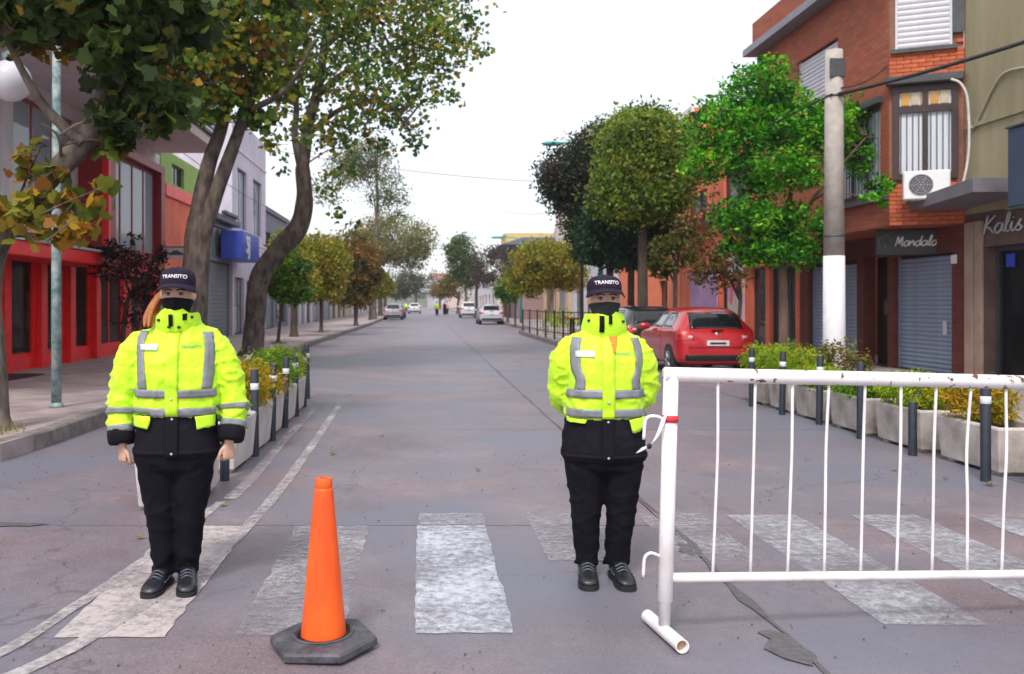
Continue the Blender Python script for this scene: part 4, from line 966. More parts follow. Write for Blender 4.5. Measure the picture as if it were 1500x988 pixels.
# right-hand side
VIV = [(.045, .22, .015, 4), (.12, .36, .02, 3), (.018, .10, .018, 3), (.23, .44, .03, 2)]
Y = 17.
tree('locust_tree', 'vivid green leafy tree in front of the brick building with the bay', (6.9, Y, SW), [(6.9, Y, SW), ap(1148, 460, Y), ap(1147, 400, Y), ap(1146, 350, Y)], [.095, .09, .085, .075],
     [([ap(1146, 350, Y), ap(1120, 290, Y-.2), ap(1060, 200, Y-.3)], .06, .02), ([ap(1146, 350, Y), ap(1160, 260, Y), ap(1150, 140, Y)], .06, .02), ([ap(1146, 360, Y), ap(1200, 280, Y-.1), ap(1270, 200, Y-.2)], .05, .015), ([ap(1147, 380, Y), ap(1110, 350, Y-.3), ap(1060, 340, Y-.4)], .04, .012)],
     [bl(1060, 190, 62, Y-.3, 1, 42), bl(1110, 135, 55, Y, 1, 42), bl(1160, 180, 70, Y-.1, 1, 45), bl(1040, 240, 45, Y-.3, 1, 28, .8), bl(1140, 250, 70, Y-.4, 1, 35), bl(1230, 185, 50, Y+.2, 1, 38), bl(1265, 230, 36, Y+.2, 1, 42, .9), bl(1290, 268, 26, Y-1.2, 1, 14, .7), bl(1290, 292, 28, Y-1.3, .8, 10, .6), bl(1100, 320, 62, Y-.2, 1, 32), bl(1170, 330, 48, Y-.2, 1, 32, .8), bl(1130, 365, 62, Y-.2, 1, 25), bl(1180, 375, 30, Y, 1, 22, .7), bl(1075, 360, 26, Y, 1, 18, .6), bl(1125, 95, 25, Y, 1, 14, .6)],
     26000, .092, VIV, mat('brown_bark', (.16, .10, .08), .9, .3, 6, .7, 26, stretch=(1, 1, .35)), 'oval', None, .17, 24, .3, 90, .9)
street_tree(0, 26.5, 6.55, [(945, 225, 58, 62), (930, 280, 55, 45), (965, 265, 50, 50), (950, 180, 34, 18)], 6500, .13, [(.13, .19, .03, 4), (.20, .25, .04, 3), (.06, .10, .025, 2), (.30, .28, .04, .8)], 'tall olive green street tree behind the parked black car', r=.17, twigs=60)
street_tree(0, 29.5, 6.2, [(885, 225, 42, 38), (850, 265, 50, 48), (830, 270, 30, 26), (905, 200, 26, 20)], 4600, .13, [(.035, .042, .036, 4), (.06, .046, .052, 3), (.022, .04, .03, 2), (.09, .06, .06, 1)], 'dark purple green tree whose crown leans over the road', r=.14)
street_tree(0, 28.2, 6.6, [(920, 335, 58, 44), (900, 365, 40, 26), (945, 370, 34, 22)], 4200, .13, [(.02, .055, .036, 4), (.035, .085, .045, 3), (.012, .03, .025, 2)], 'dense blackish green tree under the olive crown', r=.13)
street_tree(0, 33, 5.9, [(855, 330, 26, 28), (862, 365, 24, 20)], 1200, .13, [(.07, .11, .03, 3), (.04, .08, .03, 3)], 'small grey green tree beside the dark trees', r=.07)
street_tree(0, 24.5, 6.95, [(985, 375, 30, 24), (1000, 345, 20, 20), (968, 395, 16, 12)], 1100, .12, [(.10, .10, .025, 3), (.15, .13, .03, 3), (.05, .06, .02, 2)], 'slender olive tree in front of the orange wall', r=.07, dense=2.)
street_tree(0, 21.5, 7.65, [(1055, 400, 34, 24), (1030, 330, 22, 40), (1070, 385, 24, 20)], 900, .11, [(.16, .09, .03, 3), (.12, .11, .03, 3), (.20, .05, .04, 1)], 'sparse reddish brown tree in front of the mural', r=.05, dense=1.6)
street_tree(0, 42, 6.1, [(800, 385, 42, 28), (775, 410, 28, 22), (830, 405, 26, 20)], 3400, .15, OLV, 'round topped yellow olive tree beside the railing', r=.10, bark=M_barkP)
street_tree(0, 54, 5.6, [(743, 425, 16, 17)], 700, .16, GRN, 'small round green tree beyond the railing', r=.07)
street_tree(0, 62, 5.9, [(722, 390, 28, 26), (705, 405, 18, 22)], 500, .16, [(.09, .055, .07, 3), (.07, .05, .05, 3)], 'nearly bare purple grey tree beyond the silver car', r=.10, twigs=120)
street_tree(0, 82, 4.9, [(678, 380, 22, 30), (690, 400, 18, 22), (665, 370, 14, 18)], 1500, .22, [(.06, .10, .04, 3), (.09, .12, .04, 3)], 'upright green tree far along the right kerb', r=.16)
street_tree(0, 120, 4.7, [(650, 425, 16, 12), (662, 412, 12, 12)], 700, .3, RED, 'reddish tree near the far end of the street', r=.2)
street_tree(0, 150, -6.5, [(598, 415, 20, 14), (585, 428, 16, 10)], 900, .35, [(.09, .07, .05, 3), (.07, .075, .05, 3)], 'brownish tree at the far left end of the street', r=.25)
for i, (x, y_, r_) in enumerate([(-10, 235, 6), (-2, 250, 5.5), (4.5, 240, 5), (12, 250, 6), (-20, 240, 7)]):
    tree('far_tree', 'blue green tree standing at the very end of the street', (x, y_, 0), [(x, y_, 0), (x, y_, 4), (x, y_, 7)], [.4, .3, .2], [], [(x, y_, 7, r_, r_*.8, 4.), (x+1.5, y_, 5, r_*.7, r_*.6, 3)], 700, .6, [(.045, .07, .055, 3), (.065, .085, .06, 3), (.09, .08, .05, 1)], M_barkD, 'oval', 'trees at the end of the street', .18, 14, .4, 0)
# tufts of grass at the foot of trees and poles
def tuft(x, y_, r_, label):
    n = 120; m = MB()
    for i in range(n):
        a = random.uniform(0, 6.28); q = r_*math.sqrt(random.random()); px_, py_ = q*math.cos(a), q*math.sin(a); h = random.uniform(.05, .16); dx, dy = random.uniform(-.06, .06), random.uniform(-.06, .06); c = random.uniform(0, 3.1)
        m.add([(px_-.006*math.cos(c), py_-.006*math.sin(c), 0), (px_+.006*math.cos(c), py_+.006*math.sin(c), 0), (px_+dx, py_+dy, h)], [(0, 1, 2)])
    o = m.build('grass', mat('grass_blades', (.12, .16, .03), .8, .4, 12, col2=(.22, .2, .05)), None, loc=(x, y_, SW)); tag(o, label, 'grass', kind='stuff')
tuft(-4.35, 9.05, .3, 'grass growing round the foot of the leaning plane tree')
tuft(-4.75, 29, .3, 'grass round the foot of the young green tree')
tuft(-4.6, 14.3, .35, 'patch of grass in the pavement near the lamp post')
tuft(-4.6, 40, .4, 'grass round the foot of the olive yellow tree')
# ------------------------------------------------------------------ buildings
# every building stands in its own frame: local x runs along the front (left to right as one faces it), local y goes inward, z up
def wallgrid(mb, W0, W1, Z0, Z1, ops, th=.22, d0=0.):
    us = sorted({W0, W1, *[o for q in ops for o in q[:2]]}); zs = sorted({Z0, Z1, *[o for q in ops for o in q[2:4]]})
    def hole(u, z): return any(q[0] < u < q[1] and q[2] < z < q[3] for q in ops)
    for a, b in zip(us[:-1], us[1:]):
        for c, d in zip(zs[:-1], zs[1:]):
            if not hole((a+b)/2, (c+d)/2): mb.quad((a, d0, c), (b, d0, c), (b, d0, d), (a, d0, d))
    for u0, u1, z0, z1 in [q[:4] for q in ops]:
        e = d0+th
        mb.quad((u0, d0, z0), (u0, e, z0), (u0, e, z1), (u0, d0, z1)); mb.quad((u1, e, z0), (u1, d0, z0), (u1, d0, z1), (u1, e, z1))
        mb.quad((u0, d0, z1), (u0, e, z1), (u1, e, z1), (u1, d0, z1)); mb.quad((u0, e, z0), (u0, d0, z0), (u1, d0, z0), (u1, e, z0))
def sides(mb, W0, W1, Z0, Z1, D, d0=0.):
    mb.quad((W0, D, Z0), (W0, d0, Z0), (W0, d0, Z1), (W0, D, Z1)); mb.quad((W1, d0, Z0), (W1, D, Z0), (W1, D, Z1), (W1, d0, Z1))
    mb.quad((W1, D, Z0), (W0, D, Z0), (W0, D, Z1), (W1, D, Z1)); mb.quad((W0, d0, Z1), (W1, d0, Z1), (W1, D, Z1), (W0, D, Z1))
G_dark = glass_mat('glass_dark', (.03, .04, .05), .15); G_sky = glass_mat('glass_sky', (.45, .52, .60), .25); G_shop = glass_mat('glass_shop', (.03, .035, .04), .72)
def window(par, u0, u1, z0, z1, d, fm, pm, nx=1, nz=1, fw=.05, name='window', fd=.05):
    f_ = MB()
    f_.box(u0, u0+fw, d, d+fd, z0, z1); f_.box(u1-fw, u1, d, d+fd, z0, z1); f_.box(u0+fw, u1-fw, d+.001, d+fd-.001, z1-fw, z1); f_.box(u0+fw, u1-fw, d+.001, d+fd-.001, z0, z0+fw)
    for i in range(1, nx): u = u0+(u1-u0)*i/nx; f_.box(u-fw*.4, u+fw*.4, d+.004, d+fd-.004, z0+fw, z1-fw)
    for i in range(1, nz): z = z0+(z1-z0)*i/nz; f_.box(u0+fw, u1-fw, d+.007, d+fd-.007, z-fw*.4, z+fw*.4)
    o = f_.build(name, fm, par)
    MB().quad((u0+.01, d+fd*.5, z0+.01), (u1-.01, d+fd*.5, z0+.01), (u1-.01, d+fd*.5, z1-.01), (u0+.01, d+fd*.5, z1-.01)).build('pane', pm, o)
    return o
SLAT = {}
def roller(par, u0, u1, z0, z1, d, m, pitch=.085, name='roller_shutter'):
    wd = u1-u0; r = MB(); r.box(u0, u0+.04, d-.02, d+.06, z0, z1); fr = r.build(name, m, par)
    MB().box(u1-.04, u1, d-.02, d+.06, z0, z1).build('guide_rail', m, fr)
    key = round(wd, 3), pitch
    if key not in SLAT:
        s_ = MB(); s_.rings([[(x, 0, 0), (x, -.012, pitch*.25), (x, -.016, pitch*.55), (x, -.008, pitch*.86), (x, .002, pitch*.95), (x, .012, pitch*.95), (x, .012, 0)][::-1] for x in (.042, wd-.042)]); me = s_.mesh('slat'); SLAT[key] = me
    n = int((z1-z0)/pitch)
    me = SLAT[key].copy() if not SLAT[key].materials else SLAT[key]
    if not SLAT[key].materials: SLAT[key].materials.append(m); me = SLAT[key]
    for i in range(n):
        o = bpy.data.objects.new('slat', me); COL.objects.link(o); o.parent = fr; o.location = (u0, d, z0+i*pitch)
    MB().quad((u0+.03, d+.03, z0), (u1-.03, d+.03, z0), (u1-.03, d+.03, z1), (u0+.03, d+.03, z1)).build('backing', M_black, fr)
    return fr
def building(label, side, face, y_near, y_far, name='building', cat='building'):
    if side == 'L': return thing(name, label, cat, (face, y_near, 0), R(90)), y_far-y_near
    return thing(name, label, cat, (face, y_far, 0), R(-90)), y_far-y_near
def simple(label, side, face, y0, y1, H, m, ops, D=9., trim=None, glass=G_dark, fm=None, shop=None):
    """terrace building: wall with real openings, framed windows, cornice; ops rows (u0,u1,z0,z1,kind)"""
    t, W = building(label, side, face, y0, y1); w_ = MB(); wallgrid(w_, 0, W, SW-.05, H, ops); sides(w_, 0, W, -.05, H, D); w_.build('wall', m, t)
    fm = fm or mat('frame_dark', (.04, .04, .045), .5)
    for q in ops:
        k = q[4] if len(q) > 4 else 'win'
        if k == 'win': window(t, *q[:4], .12, fm, glass, 2, 1)
        elif k == 'shop': window(t, *q[:4], .14, fm, glass, 3, 2, .06, 'shop_window')
        elif k == 'roll': roller(t, *q[:4], .12, mat('shutter_grey', (.22, .25, .29), .45, .12, 6, metal=.4), .14)
        elif k == 'door':
            MB().box(q[0]+.02, q[1]-.02, .16, .2, q[2], q[3]-.02).build('door', mat('door_brown', (.10, .05, .03), .6), t)
    if trim: MB().box(-.001, W+.001, -.12, .0, H-.18, H+.06).build('cornice', trim, t)
    return t, W
M_white_w = mat('white_render', (.64, .60, .62), .8, .16, 1.6, .15, 40, stretch=(1, 1, .3)); M_lilac = mat('lilac_render', (.55, .51, .60), .8, .13, 1.6, .15, 40, stretch=(1, 1, .3))
M_redp = mat('red_paint', (.88, .016, .018), .42, .12, 5, .05, 40); M_dred = mat('dark_red_paint', (.30, .012, .016), .45, .15, 5)
M_grey_m = mat('grey_metal', (.22, .24, .28), .45, .12, 6, metal=.3); M_dgrey = mat('dark_grey_metal', (.06, .065, .075), .5, .2, 8)
M_corr = mat('corrugated_sheet', (.52, .55, .62), .5, .1, 6, metal=.2); M_green = mat('green_render', (.30, .48, .12), .8, .12, 3)
M_coral = mat('coral_render', (.74, .17, .09), .8, .2, 1.5, .15, 40, stretch=(1, 1, .3)); M_orangew = mat('orange_render', (.78, .21, .10), .8, .08, 2, .1, 40)
M_tan = mat('tan_render', (.33, .29, .18), .82, .18, 1.3, .2, 50, stretch=(1, 1, .25)); M_brownst = mat('brown_stone', (.13, .085, .075), .6, .2, 4, .1)
M_brick = brick_mat('brick_wall', (.40, .085, .04), (.50, .13, .06), (.22, .10, .07)); M_brickp = mat('brick_clay', (.50, .12, .05), .85, .18, 9, .3, 50, objrand=.16)
M_brickd = brick_mat('brick_dark', (.15, .03, .025), (.20, .045, .03), (.07, .035, .03)); M_inside = mat('shop_interior', (.02, .018, .02), .9, .3, 3)
M_mortar = mat('mortar', (.26, .12, .08), .9, .2, 20)

# ---- red shop with the white overhanging storey
t, W = building('red fronted shop with glazed ground floor under a white overhanging storey', 'L', -7.9, 10.2, 26.6, 'shop_building', 'shop')
w_ = MB()
shop_ops = [(.3, 2.0, .30, 2.35), (2.3, 4.3, .30, 2.35), (4.6, 6.3, SW, 2.4), (6.6, 7.9, .42, 2.4), (8.2, 9.4, .42, 2.4), (9.7, 10.9, .42, 2.4), (11.3, 13.2, .42, 2.3), (13.8, 15.8, .3, 2.3)]
up_ops = [(1.0, 3.4, 3.2, 5.4), (4.0, 6.4, 3.2, 5.4), (6.9, 9.9, 2.95, 5.6)]
wallgrid(w_, 0, W, SW-.05, 2.75, shop_ops, .1); w_.build('shop_front', M_redp, t)
w_ = MB(); wallgrid(w_, 0, W, 2.75, 5.92, up_ops, .2); sides(w_, 0, W, 2.75, 5.92, 9, 0); w_.build('wall', M_white_w, t)
for q in shop_ops:
    if q[0] == 4.6:
        window(t, 4.62, 6.28, SW+.02, 2.38, .05, M_redp, G_shop, 2, 1, .13, 'shop_door')
    else: window(t, *q, .05, M_redp, G_shop, 2 if q[1]-q[0] > 1.5 else 1, 1, .07, 'shop_window')
for q in up_ops: window(t, *q, .08, M_dred, G_sky, 3, 1, .08)
r_ = MB(); r_.quad((0, .12, SW), (0, 4, SW), (0, 4, 2.8), (0, .12, 2.8)); r_.quad((0, 4, SW), (W, 4, SW), (W, 4, 2.8), (0, 4, 2.8)); r_.quad((W, 4, SW), (W, .12, SW), (W, .12, 2.8), (W, 4, 2.8)); r_.quad((0, .12, 2.74), (W, .12, 2.74), (W, 4, 2.74), (0, 4, 2.74)); r_.quad((0, .1, SW+.005), (W, .1, SW+.005), (W, 4, SW+.005), (0, 4, SW+.005))
r_.build('shop_interior', mat('shop_inside', (.30, .12, .08), .9, .35, 1.5), t)
for u in (2.15, 4.45, 6.45, 8.05, 9.55, 11.1): MB().bbox(u-.14, u+.14, -.12, -.002, SW, 2.5, .01).build('pilaster', M_redp, t)
cn = MB(); cn.box(1.6, 9.6, -1.05, -.002, 2.30, 2.56); bev(cn.build('canopy', M_redp, t), .02); MB().box(1.55, 9.65, -1.1, -.002, 2.565, 2.61).build('canopy_capping', M_corr, t)
# protruding red framed glass box upstairs
bx = MB()
for a, b, z0, z1 in ((10.1, 10.45, 2.5, 5.25), (14.05, 14.4, 2.5, 5.25)): bx.box(a, b, -.75, -.002, z0, z1)
bx.box(10.451, 14.049, -.749, -.002, 5.05, 5.249); bx.box(10.451, 14.049, -.749, -.002, 2.5, 2.75)
bo = bx.build('window_box', M_dred, t)
window(bo, 10.46, 14.04, 2.76, 5.04, -.55, M_dred, G_sky, 4, 1, .07)
MB().bbox(9.95, 10.09, -.76, -.6, 2.5, 5.4, .01).build('frame_post', M_redp, bo)
# overhanging upper storey with ribbed cladding
ov = MB(); ov.box(-1, W-.4, -1.9, 6, 5.92, 6.15); ov.build('soffit_slab', mat('soffit_white', (.66, .56, .56), .75, .06, 2), t)
oc = MB(); oc.box(-1, W-.4, -1.86, 6, 6.152, 8.6); oc.build('upper_storey', M_white_w, t)
for i in range(16): MB().bbox(-1, W-.4, -1.93, -1.862, 6.17+i*.15, 6.25+i*.15, .012).build('cladding_rib', M_corr, t)
# goods in the window
for u, z0, col, nm, lb in ((9.0, .45, (.55, .25, .10), 'mannequin', 'tan dressed mannequin standing in the red shop window'), (7.2, .45, (.10, .28, .62), 'mannequin', 'blue dressed mannequin standing in the red shop window'), (10.4, .45, (.66, .22, .08), 'mannequin', 'orange dressed mannequin standing in the red shop window')):
    f_ = MB(); f_.lathe([(.13, 0), (.13, .02), (.02, .03), (.02, .45), (.15, .5), (.19, .75), (.13, .95), (.15, 1.1), (.18, 1.25), (.1, 1.35), (.045, 1.4), (.045, 1.45), (.075, 1.52), (.08, 1.6), (.05, 1.69), (.01, 1.7)], 16)
    o = f_.build(nm, mat('cloth_'+str(u), col, .8), None, True); o.location = (-7.9-.55, 10.2+u, SW+.25); o.scale = (1, .9, 1); tag(o, lb, 'mannequin')
    MB().box(-.35, .35, -.35, .35, -.25, -.002).build('plinth', M_white_w, o)
MB().box(-.75, .75, -.32, .32, 0, .02).build('door_mat', M_black, None)
dm = bpy.data.objects['door_mat']; dm.location = (-7.3, 15.6, SW+.003); dm.rotation_euler = (0, 0, R(90)); tag(bev(dm, .006), 'black door mat on the pavement before the red shop door', 'mat')

# ---- narrow green and red front
t, W = building('narrow lime green front with a red beam and coral panel beside the red shop', 'L', -7.9, 26.7, 32.4)
w_ = MB(); wallgrid(w_, 0, W, SW-.05, 6.2, [(.8, 2.6, SW, 2.4), (3.2, 5.0, SW, 2.4), (1.2, 2.6, 5.25, 5.9)]); sides(w_, 0, W, -.05, 6.2, 9); w_.build('wall', M_green, t)
MB().box(-.02, W, -.18, -.002, 4.75, 5.1).build('beam', M_redp, t); MB().box(.1, W-.1, -.10, -.002, 2.5, 4.745).build('panel', M_coral, t)
window(t, 1.2, 2.6, 5.25, 5.9, .1, M_dgrey, G_dark, 2, 1); window(t, .8, 2.6, SW, 2.4, .1, M_dred, G_dark, 2, 1, .06, 'shop_window'); window(t, 3.2, 5.0, SW, 2.4, .1, M_dred, G_dark, 2, 1, .06, 'shop_window')
# hanging sign with a small car drawn on it
sg = thing('hanging_sign', 'small white hanging sign with a dark car shape beside the coral panel', 'sign', tuple(at(258, 371, 24.5)), 0)
MB().bbox(-.30, .30, -.03, .03, -.15, .15, .01).build('board', M_white_w, sg); MB().box(-.305, .305, -.034, .034, .152, .18).build('frame', M_dgrey, sg)
cs = MB(); prof = [(-.2, -.06), (-.2, 0), (-.12, .02), (-.06, .07), (.06, .07), (.12, .02), (.2, 0), (.2, -.06)]; cs.add([(x, -.036, z) for x, z in prof]+[(x, -.031, z) for x, z in prof], [tuple(range(8))]+[(i, (i+1) % 8, 8+(i+1) % 8, 8+i) for i in range(8)]); cs.build('car_symbol', M_dgrey, sg)
p_ = at(258, 371, 24.5); MB().tube([(-.3, 0, .18), (-.3, 0, .3), (-7.9-p_.x, 0, .3)], .015, 6).build('bracket', M_dgrey, sg)

# ---- grey gate house
t, W = building('grey front with a tall metal gate and iron rosette under a dark cornice', 'L', -7.9, 32.5, 36.6)
w_ = MB(); wallgrid(w_, 0, W, SW-.05, 4.7, [(.5, 3.6, SW, 3.1), (.5, 3.6, 3.25, 4.45)]); sides(w_, 0, W, -.05, 4.7, 9); w_.build('wall', M_grey_m, t)
roller(t, .5, 3.6, SW, 3.1, .08, mat('gate_steel', (.20, .23, .28), .5, .1, 5, metal=.3), .16, 'gate')
window(t, .5, 3.6, 3.25, 4.45, .1, M_dgrey, G_sky, 4, 1, .05, 'transom')
rs_ = MB()
for r0 in (.18, .34, .48): rs_.tube([(2.05+r0*math.cos(a/20*6.2832), .05, 3.85+r0*math.sin(a/20*6.2832)) for a in range(21)], .018, 6)
for a in range(8): rs_.tube([(2.05, .05, 3.85), (2.05+.48*math.cos(a*math.pi/4), .05, 3.85+.48*math.sin(a*math.pi/4))], .014, 5)
rs_.build('iron_rosette', M_dgrey, t)
MB().bbox(-.15, W+.15, -.35, -.002, 4.6, 4.85, .03).build('cornice', M_dgrey, t); MB().bbox(.9, 3.2, -.5, -.3, 4.852, 5.0, .03).build('lamp_bar', M_dgrey, t)

# ---- lilac building with the blue sign
ops = [(1.0, 3.0, 4.7, 7.3), (4.5, 6.6, 4.7, 7.3), (.5, 2.4, SW, 2.6, 'shop'), (3.0, 4.2, SW, 2.5, 'door'), (4.8, 7.4, .4, 2.5, 'shop')]
t, W = simple('pale lilac two storey building with a blue sign over its door', 'L', -7.9, 36.7, 44.5, 9.4, M_lilac, ops, glass=G_sky)
for z in (4.2, 8.0): MB().box(0, W, -.05, -.002, z, z+.09).build('string_course', M_white_w, t)
sg = thing('shop_sign', 'blue box sign with white symbol projecting from the lilac building', 'sign', (-7.35, 33.6, 3.75), R(90))
M_blue = mat('sign_blue', (.04, .08, .46), .4, .08, 4)
MB().bbox(.6, 4.0, -.4, .45, -.55, .55, .02).build('box', M_blue, sg)
tm = text_mesh('5J', .95, .02, 0, .02); o = obj('symbol', tm, M_white, sg, (1.55, -.42, 0)); o.rotation_euler = (R(90), 0, 0)

# ---- further left-hand fronts
simple('low dark grey building beyond the lilac one', 'L', -8.1, 44.6, 53, 6.4, mat('slate_render', (.16, .18, .22), .8, .1, 3), [(1, 3, 3.6, 5.2), (4.5, 6.5, 3.6, 5.2), (.6, 3.4, SW, 2.6, 'roll'), (4.2, 7.6, .4, 2.6, 'shop')], trim=M_dgrey)
simple('white shop front with dark blue and red panels beyond the dark grey building', 'L', -7.9, 53.1, 63, 4.6, M_white_w, [(.8, 3.4, SW, 2.8, 'shop'), (4.2, 6.2, SW, 2.8, 'roll'), (7, 9.4, SW, 2.8, 'shop')], trim=M_redp)
simple('grey brick front with wide shutters beyond the white shop', 'L', -7.9, 63.1, 76, 5.6, mat('grey_render', (.33, .32, .34), .85), [(1, 4, SW, 2.9, 'roll'), (5, 8, SW, 2.9, 'shop'), (9, 12, SW, 2.9, 'roll'), (1.5, 3.5, 3.5, 4.9), (6, 8, 3.5, 4.9)], trim=M_dgrey)
simple('cream two storey front far along the left side', 'L', -7.9, 76.1, 96, 7.4, mat('cream_render', (.55, .48, .36), .85), [(1+4*i, 3+4*i, 4.2, 6, 'win') for i in range(4)]+[(1+5*i, 4+5*i, SW, 2.9, 'shop') for i in range(3)], trim=M_white_w)
simple('pale terrace at the far left end of the street', 'L', -8.2, 96.2, 150, 6.5, M_white_w, [(2+6*i, 4.5+6*i, 3.8, 5.6, 'win') for i in range(8)]+[(2+6*i, 5+6*i, SW, 2.8, 'shop') for i in range(8)], trim=M_dgrey)
# ---- tan building on the right
t, W = building('tan rendered building over a brown stone shop front with script lettering', 'R', 9.6, 6.5, 15.72, 'shop_building', 'shop')
w_ = MB(); wallgrid(w_, 0, W, SW-.05, 3.05, [(.55, 3.6, SW, 2.45), (4.6, 8.6, SW, 2.45)], .3); w_.build('shop_front', M_brownst, t)
w_ = MB(); wallgrid(w_, 0, W, 3.05, 9.4, [(5.2, 7.0, 4.4, 6.2)], .2); sides(w_, 0, W, -.05, 9.4, 9); w_.build('wall', M_tan, t)
MB().box(.05, W, -.035, -.002, 4.55, 4.62).build('string_course', M_tan, t)
window(t, 5.2, 7.0, 4.4, 6.2, .1, M_dgrey, G_dark, 2, 1)
window(t, .56, 3.59, SW+.01, 2.44, .18, M_dgrey, G_shop, 2, 1, .07, 'shop_window'); window(t, 4.61, 8.59, SW+.01, 2.44, .18, M_dgrey, G_shop, 3, 1, .07, 'shop_window')
r_ = MB(); r_.quad((0, 3.5, SW), (W, 3.5, SW), (W, 3.5, 3), (0, 3.5, 3)); r_.quad((0, .3, SW+.004), (W, .3, SW+.004), (W, 3.5, SW+.004), (0, 3.5, SW+.004)); r_.quad((0.02, .3, SW), (0.02, 3.5, SW), (0.02, 3.5, 3), (0.02, .3, 3)); r_.quad((0, .3, 3), (W, .3, 3), (W, 3.5, 3), (0, 3.5, 3)); r_.build('shop_interior', M_inside, t)
for u0, u1 in ((.06, .30), (.34, .54)): MB().bbox(u0, u1, -.06, -.002, SW, 2.9, .01).build('stone_pier', mat('pier_stone', (.36, .25, .20), .7, .15, 4), t)
lt = MB(); script_lettering(lt, 'Kalis', .60, 2.66, .155, -.05, .02, 1.5); lt.build('lettering', mat('letter_grey', (.42, .42, .42), .45, .05), t, True)
for u, z, wd, hh, col in ((2.25, 1.72, .17, .2, (.10, .45, .48)), (2.25, 1.5, .15, .13, (.7, .68, .72)), (2.25, .98, .2, .24, (.42, .6, .56)), (2.25, .42, .14, .18, (.06, .28, .62)), (.95, 2.2, .22, .22, (.03, .06, .5))):
    MB().box(u-wd/2, u+wd/2, .170, .179, z-hh/2, z+hh/2).build('sticker', mat('sticker_%d' % int(z*100), col, .5), t)
cn = MB(); cn.add([(-1.7, -.7, 3.10), (1.75, -.95, 3.24), (1.75, -.002, 3.24), (-.05, -.002, 3.14), (-1.7, -.7, 3.28), (1.75, -.95, 3.46), (1.75, -.002, 3.46), (-.05, -.002, 3.30)], [(3, 2, 1, 0), (4, 5, 6, 7), (0, 1, 5, 4), (1, 2, 6, 5), (2, 3, 7, 6), (3, 0, 4, 7)]); cn.build('canopy', mat('canopy_grey', (.17, .16, .19), .5, .1, 4), t)
bs = thing('box_sign', 'dark blue grey box sign mounted on the tan building above the lettering', 'sign', (8.75, 13.3, 3.50), R(-90))
MB().bbox(0, 3.4, 0, .85, -.59, .59, .02).build('box', mat('sign_slate', (.055, .075, .13), .45, .08, 3), bs); 
for z in (-.622, .592): MB().box(-.02, 3.42, -.02, .85, z, z+.03).build('frame', M_dgrey, bs)

# ---- brick building with the bay
BX = building('red brick building with shutters below and a projecting bay window above', 'R', 9.6, 15.75, 22.6, 'brick_building', 'building'); t, W = BX
# ground floor (local u: 0 = far end, W = near end)
g_ops = [(.5, 2.95, SW, 2.45), (3.25, 4.25, SW, 2.5), (4.48, 6.48, SW, 2.42)]
w_ = MB(); wallgrid(w_, 0, W, SW-.05, 2.95, g_ops, .25); w_.build('ground_wall', M_brickd, t)
M_shut = mat('shutter_blue_grey', (.27, .34, .46), .42, .14, 4, metal=.15)
roller(t, .5, 2.95, SW, 2.45, .12, M_shut, .085); roller(t, 4.48, 6.48, SW, 2.42, .12, M_shut, .085)
d_ = MB(); d_.box(3.27, 4.23, .3, .35, SW, 2.48); d_.build('door', mat('door_black', (.012, .010, .010), .5), t)
MB().box(3.55, 3.75, .288, .298, 1.25, 1.55).build('notice', mat('notice_dark', (.12, .11, .12), .6), t)
MB().bbox(6.05, 6.17, .083, .098, .9, 1.15, .004).build('notice', mat('notice_pale', (.55, .58, .62), .6), t)
MB().bbox(6.52, 6.66, -.05, -.002, 2.2, 2.36, .01).build('alarm_box', M_white, t)
# sign band over the shutter
so = thing('shop_sign', 'black shop sign with white script lettering over the closed roller shutter', 'sign', (8.67, 17.0, 2.62), R(-22))
MB().bbox(0, 1.12, 0, .14, -.22, .26, .01).build('board', mat('sign_black', (.012, .014, .022), .4, .1), so)
lt = MB(); script_lettering(lt, 'Mandala', .33, -.05, .098, -.014, .015); lt.build('lettering', M_white, so, True)
em = MB(); em.tube([(.16+.11*math.cos(a/16*6.2832), -.012, .02+.15*math.sin(a/16*6.2832)) for a in range(17)], .014, 6)
for a in range(5): em.tube([(.16, -.012, .0-.1), (.16+.07*math.cos(R(30+30*a)), -.012, .0-.1+.2*math.sin(R(30+30*a)))], .01, 5)
em.build('emblem', mat('emblem_grey', (.10, .13, .12), .5), so, True)
# upper storeys: the bay projects over the pavement, its near face turned to the crossing
PL = [(0, 0), (-.0, 0)]
u_c = W-.45; prj = -1.1                                     # corner of the bay in local coordinates
w_ = MB(); uo = [(.7, 1.7, 5.75, 6.75), (2.4, 4.4, 5.75, 6.95), (4.3, 6.1, 3.5, 5.2)]
wallgrid(w_, 0, u_c, 2.9, 7.75, uo, .2, prj)
w_.quad((0, 0, 2.9), (0, prj, 2.9), (0, prj, 7.75), (0, 0, 7.75)); w_.quad((0, prj, 2.9), (0, 0, 2.9), (W, 0, 2.9), (u_c, prj, 2.9))
w_.quad((0, 0, 2.9), (0, 9, 2.9), (0, 9, 8.0), (0, 0, 8.0)); w_.quad((W, 9, 2.9), (W, 0, 2.9), (W, 0, 8), (W, 9, 8)); w_.quad((0, 9, 0), (0, 9, 8), (W, 9, 8), (W, 9, 0)); w_.quad((0, 0, -.05), (0, 0, 2.9), (0, 9, 2.9), (0, 9, -.05)); w_.quad((W, 0, -.05), (W, 9, -.05), (W, 9, 2.9), (W, 0, 2.9))
w_.build('upper_wall', M_brick, t)
M_dbrown = mat('dark_timber', (.045, .022, .022), .5, .2, 12, .15)
for q in uo[:2]:
    roller(t, *q, prj+.08, mat('shutter_white', (.60, .60, .66), .5, .06, 5), .09, 'window_shutter'); MB().box(q[0]-.05, q[1]+.05, prj-.06, prj-.002, q[2]-.06, q[2]).build('sill', M_brickp, t)
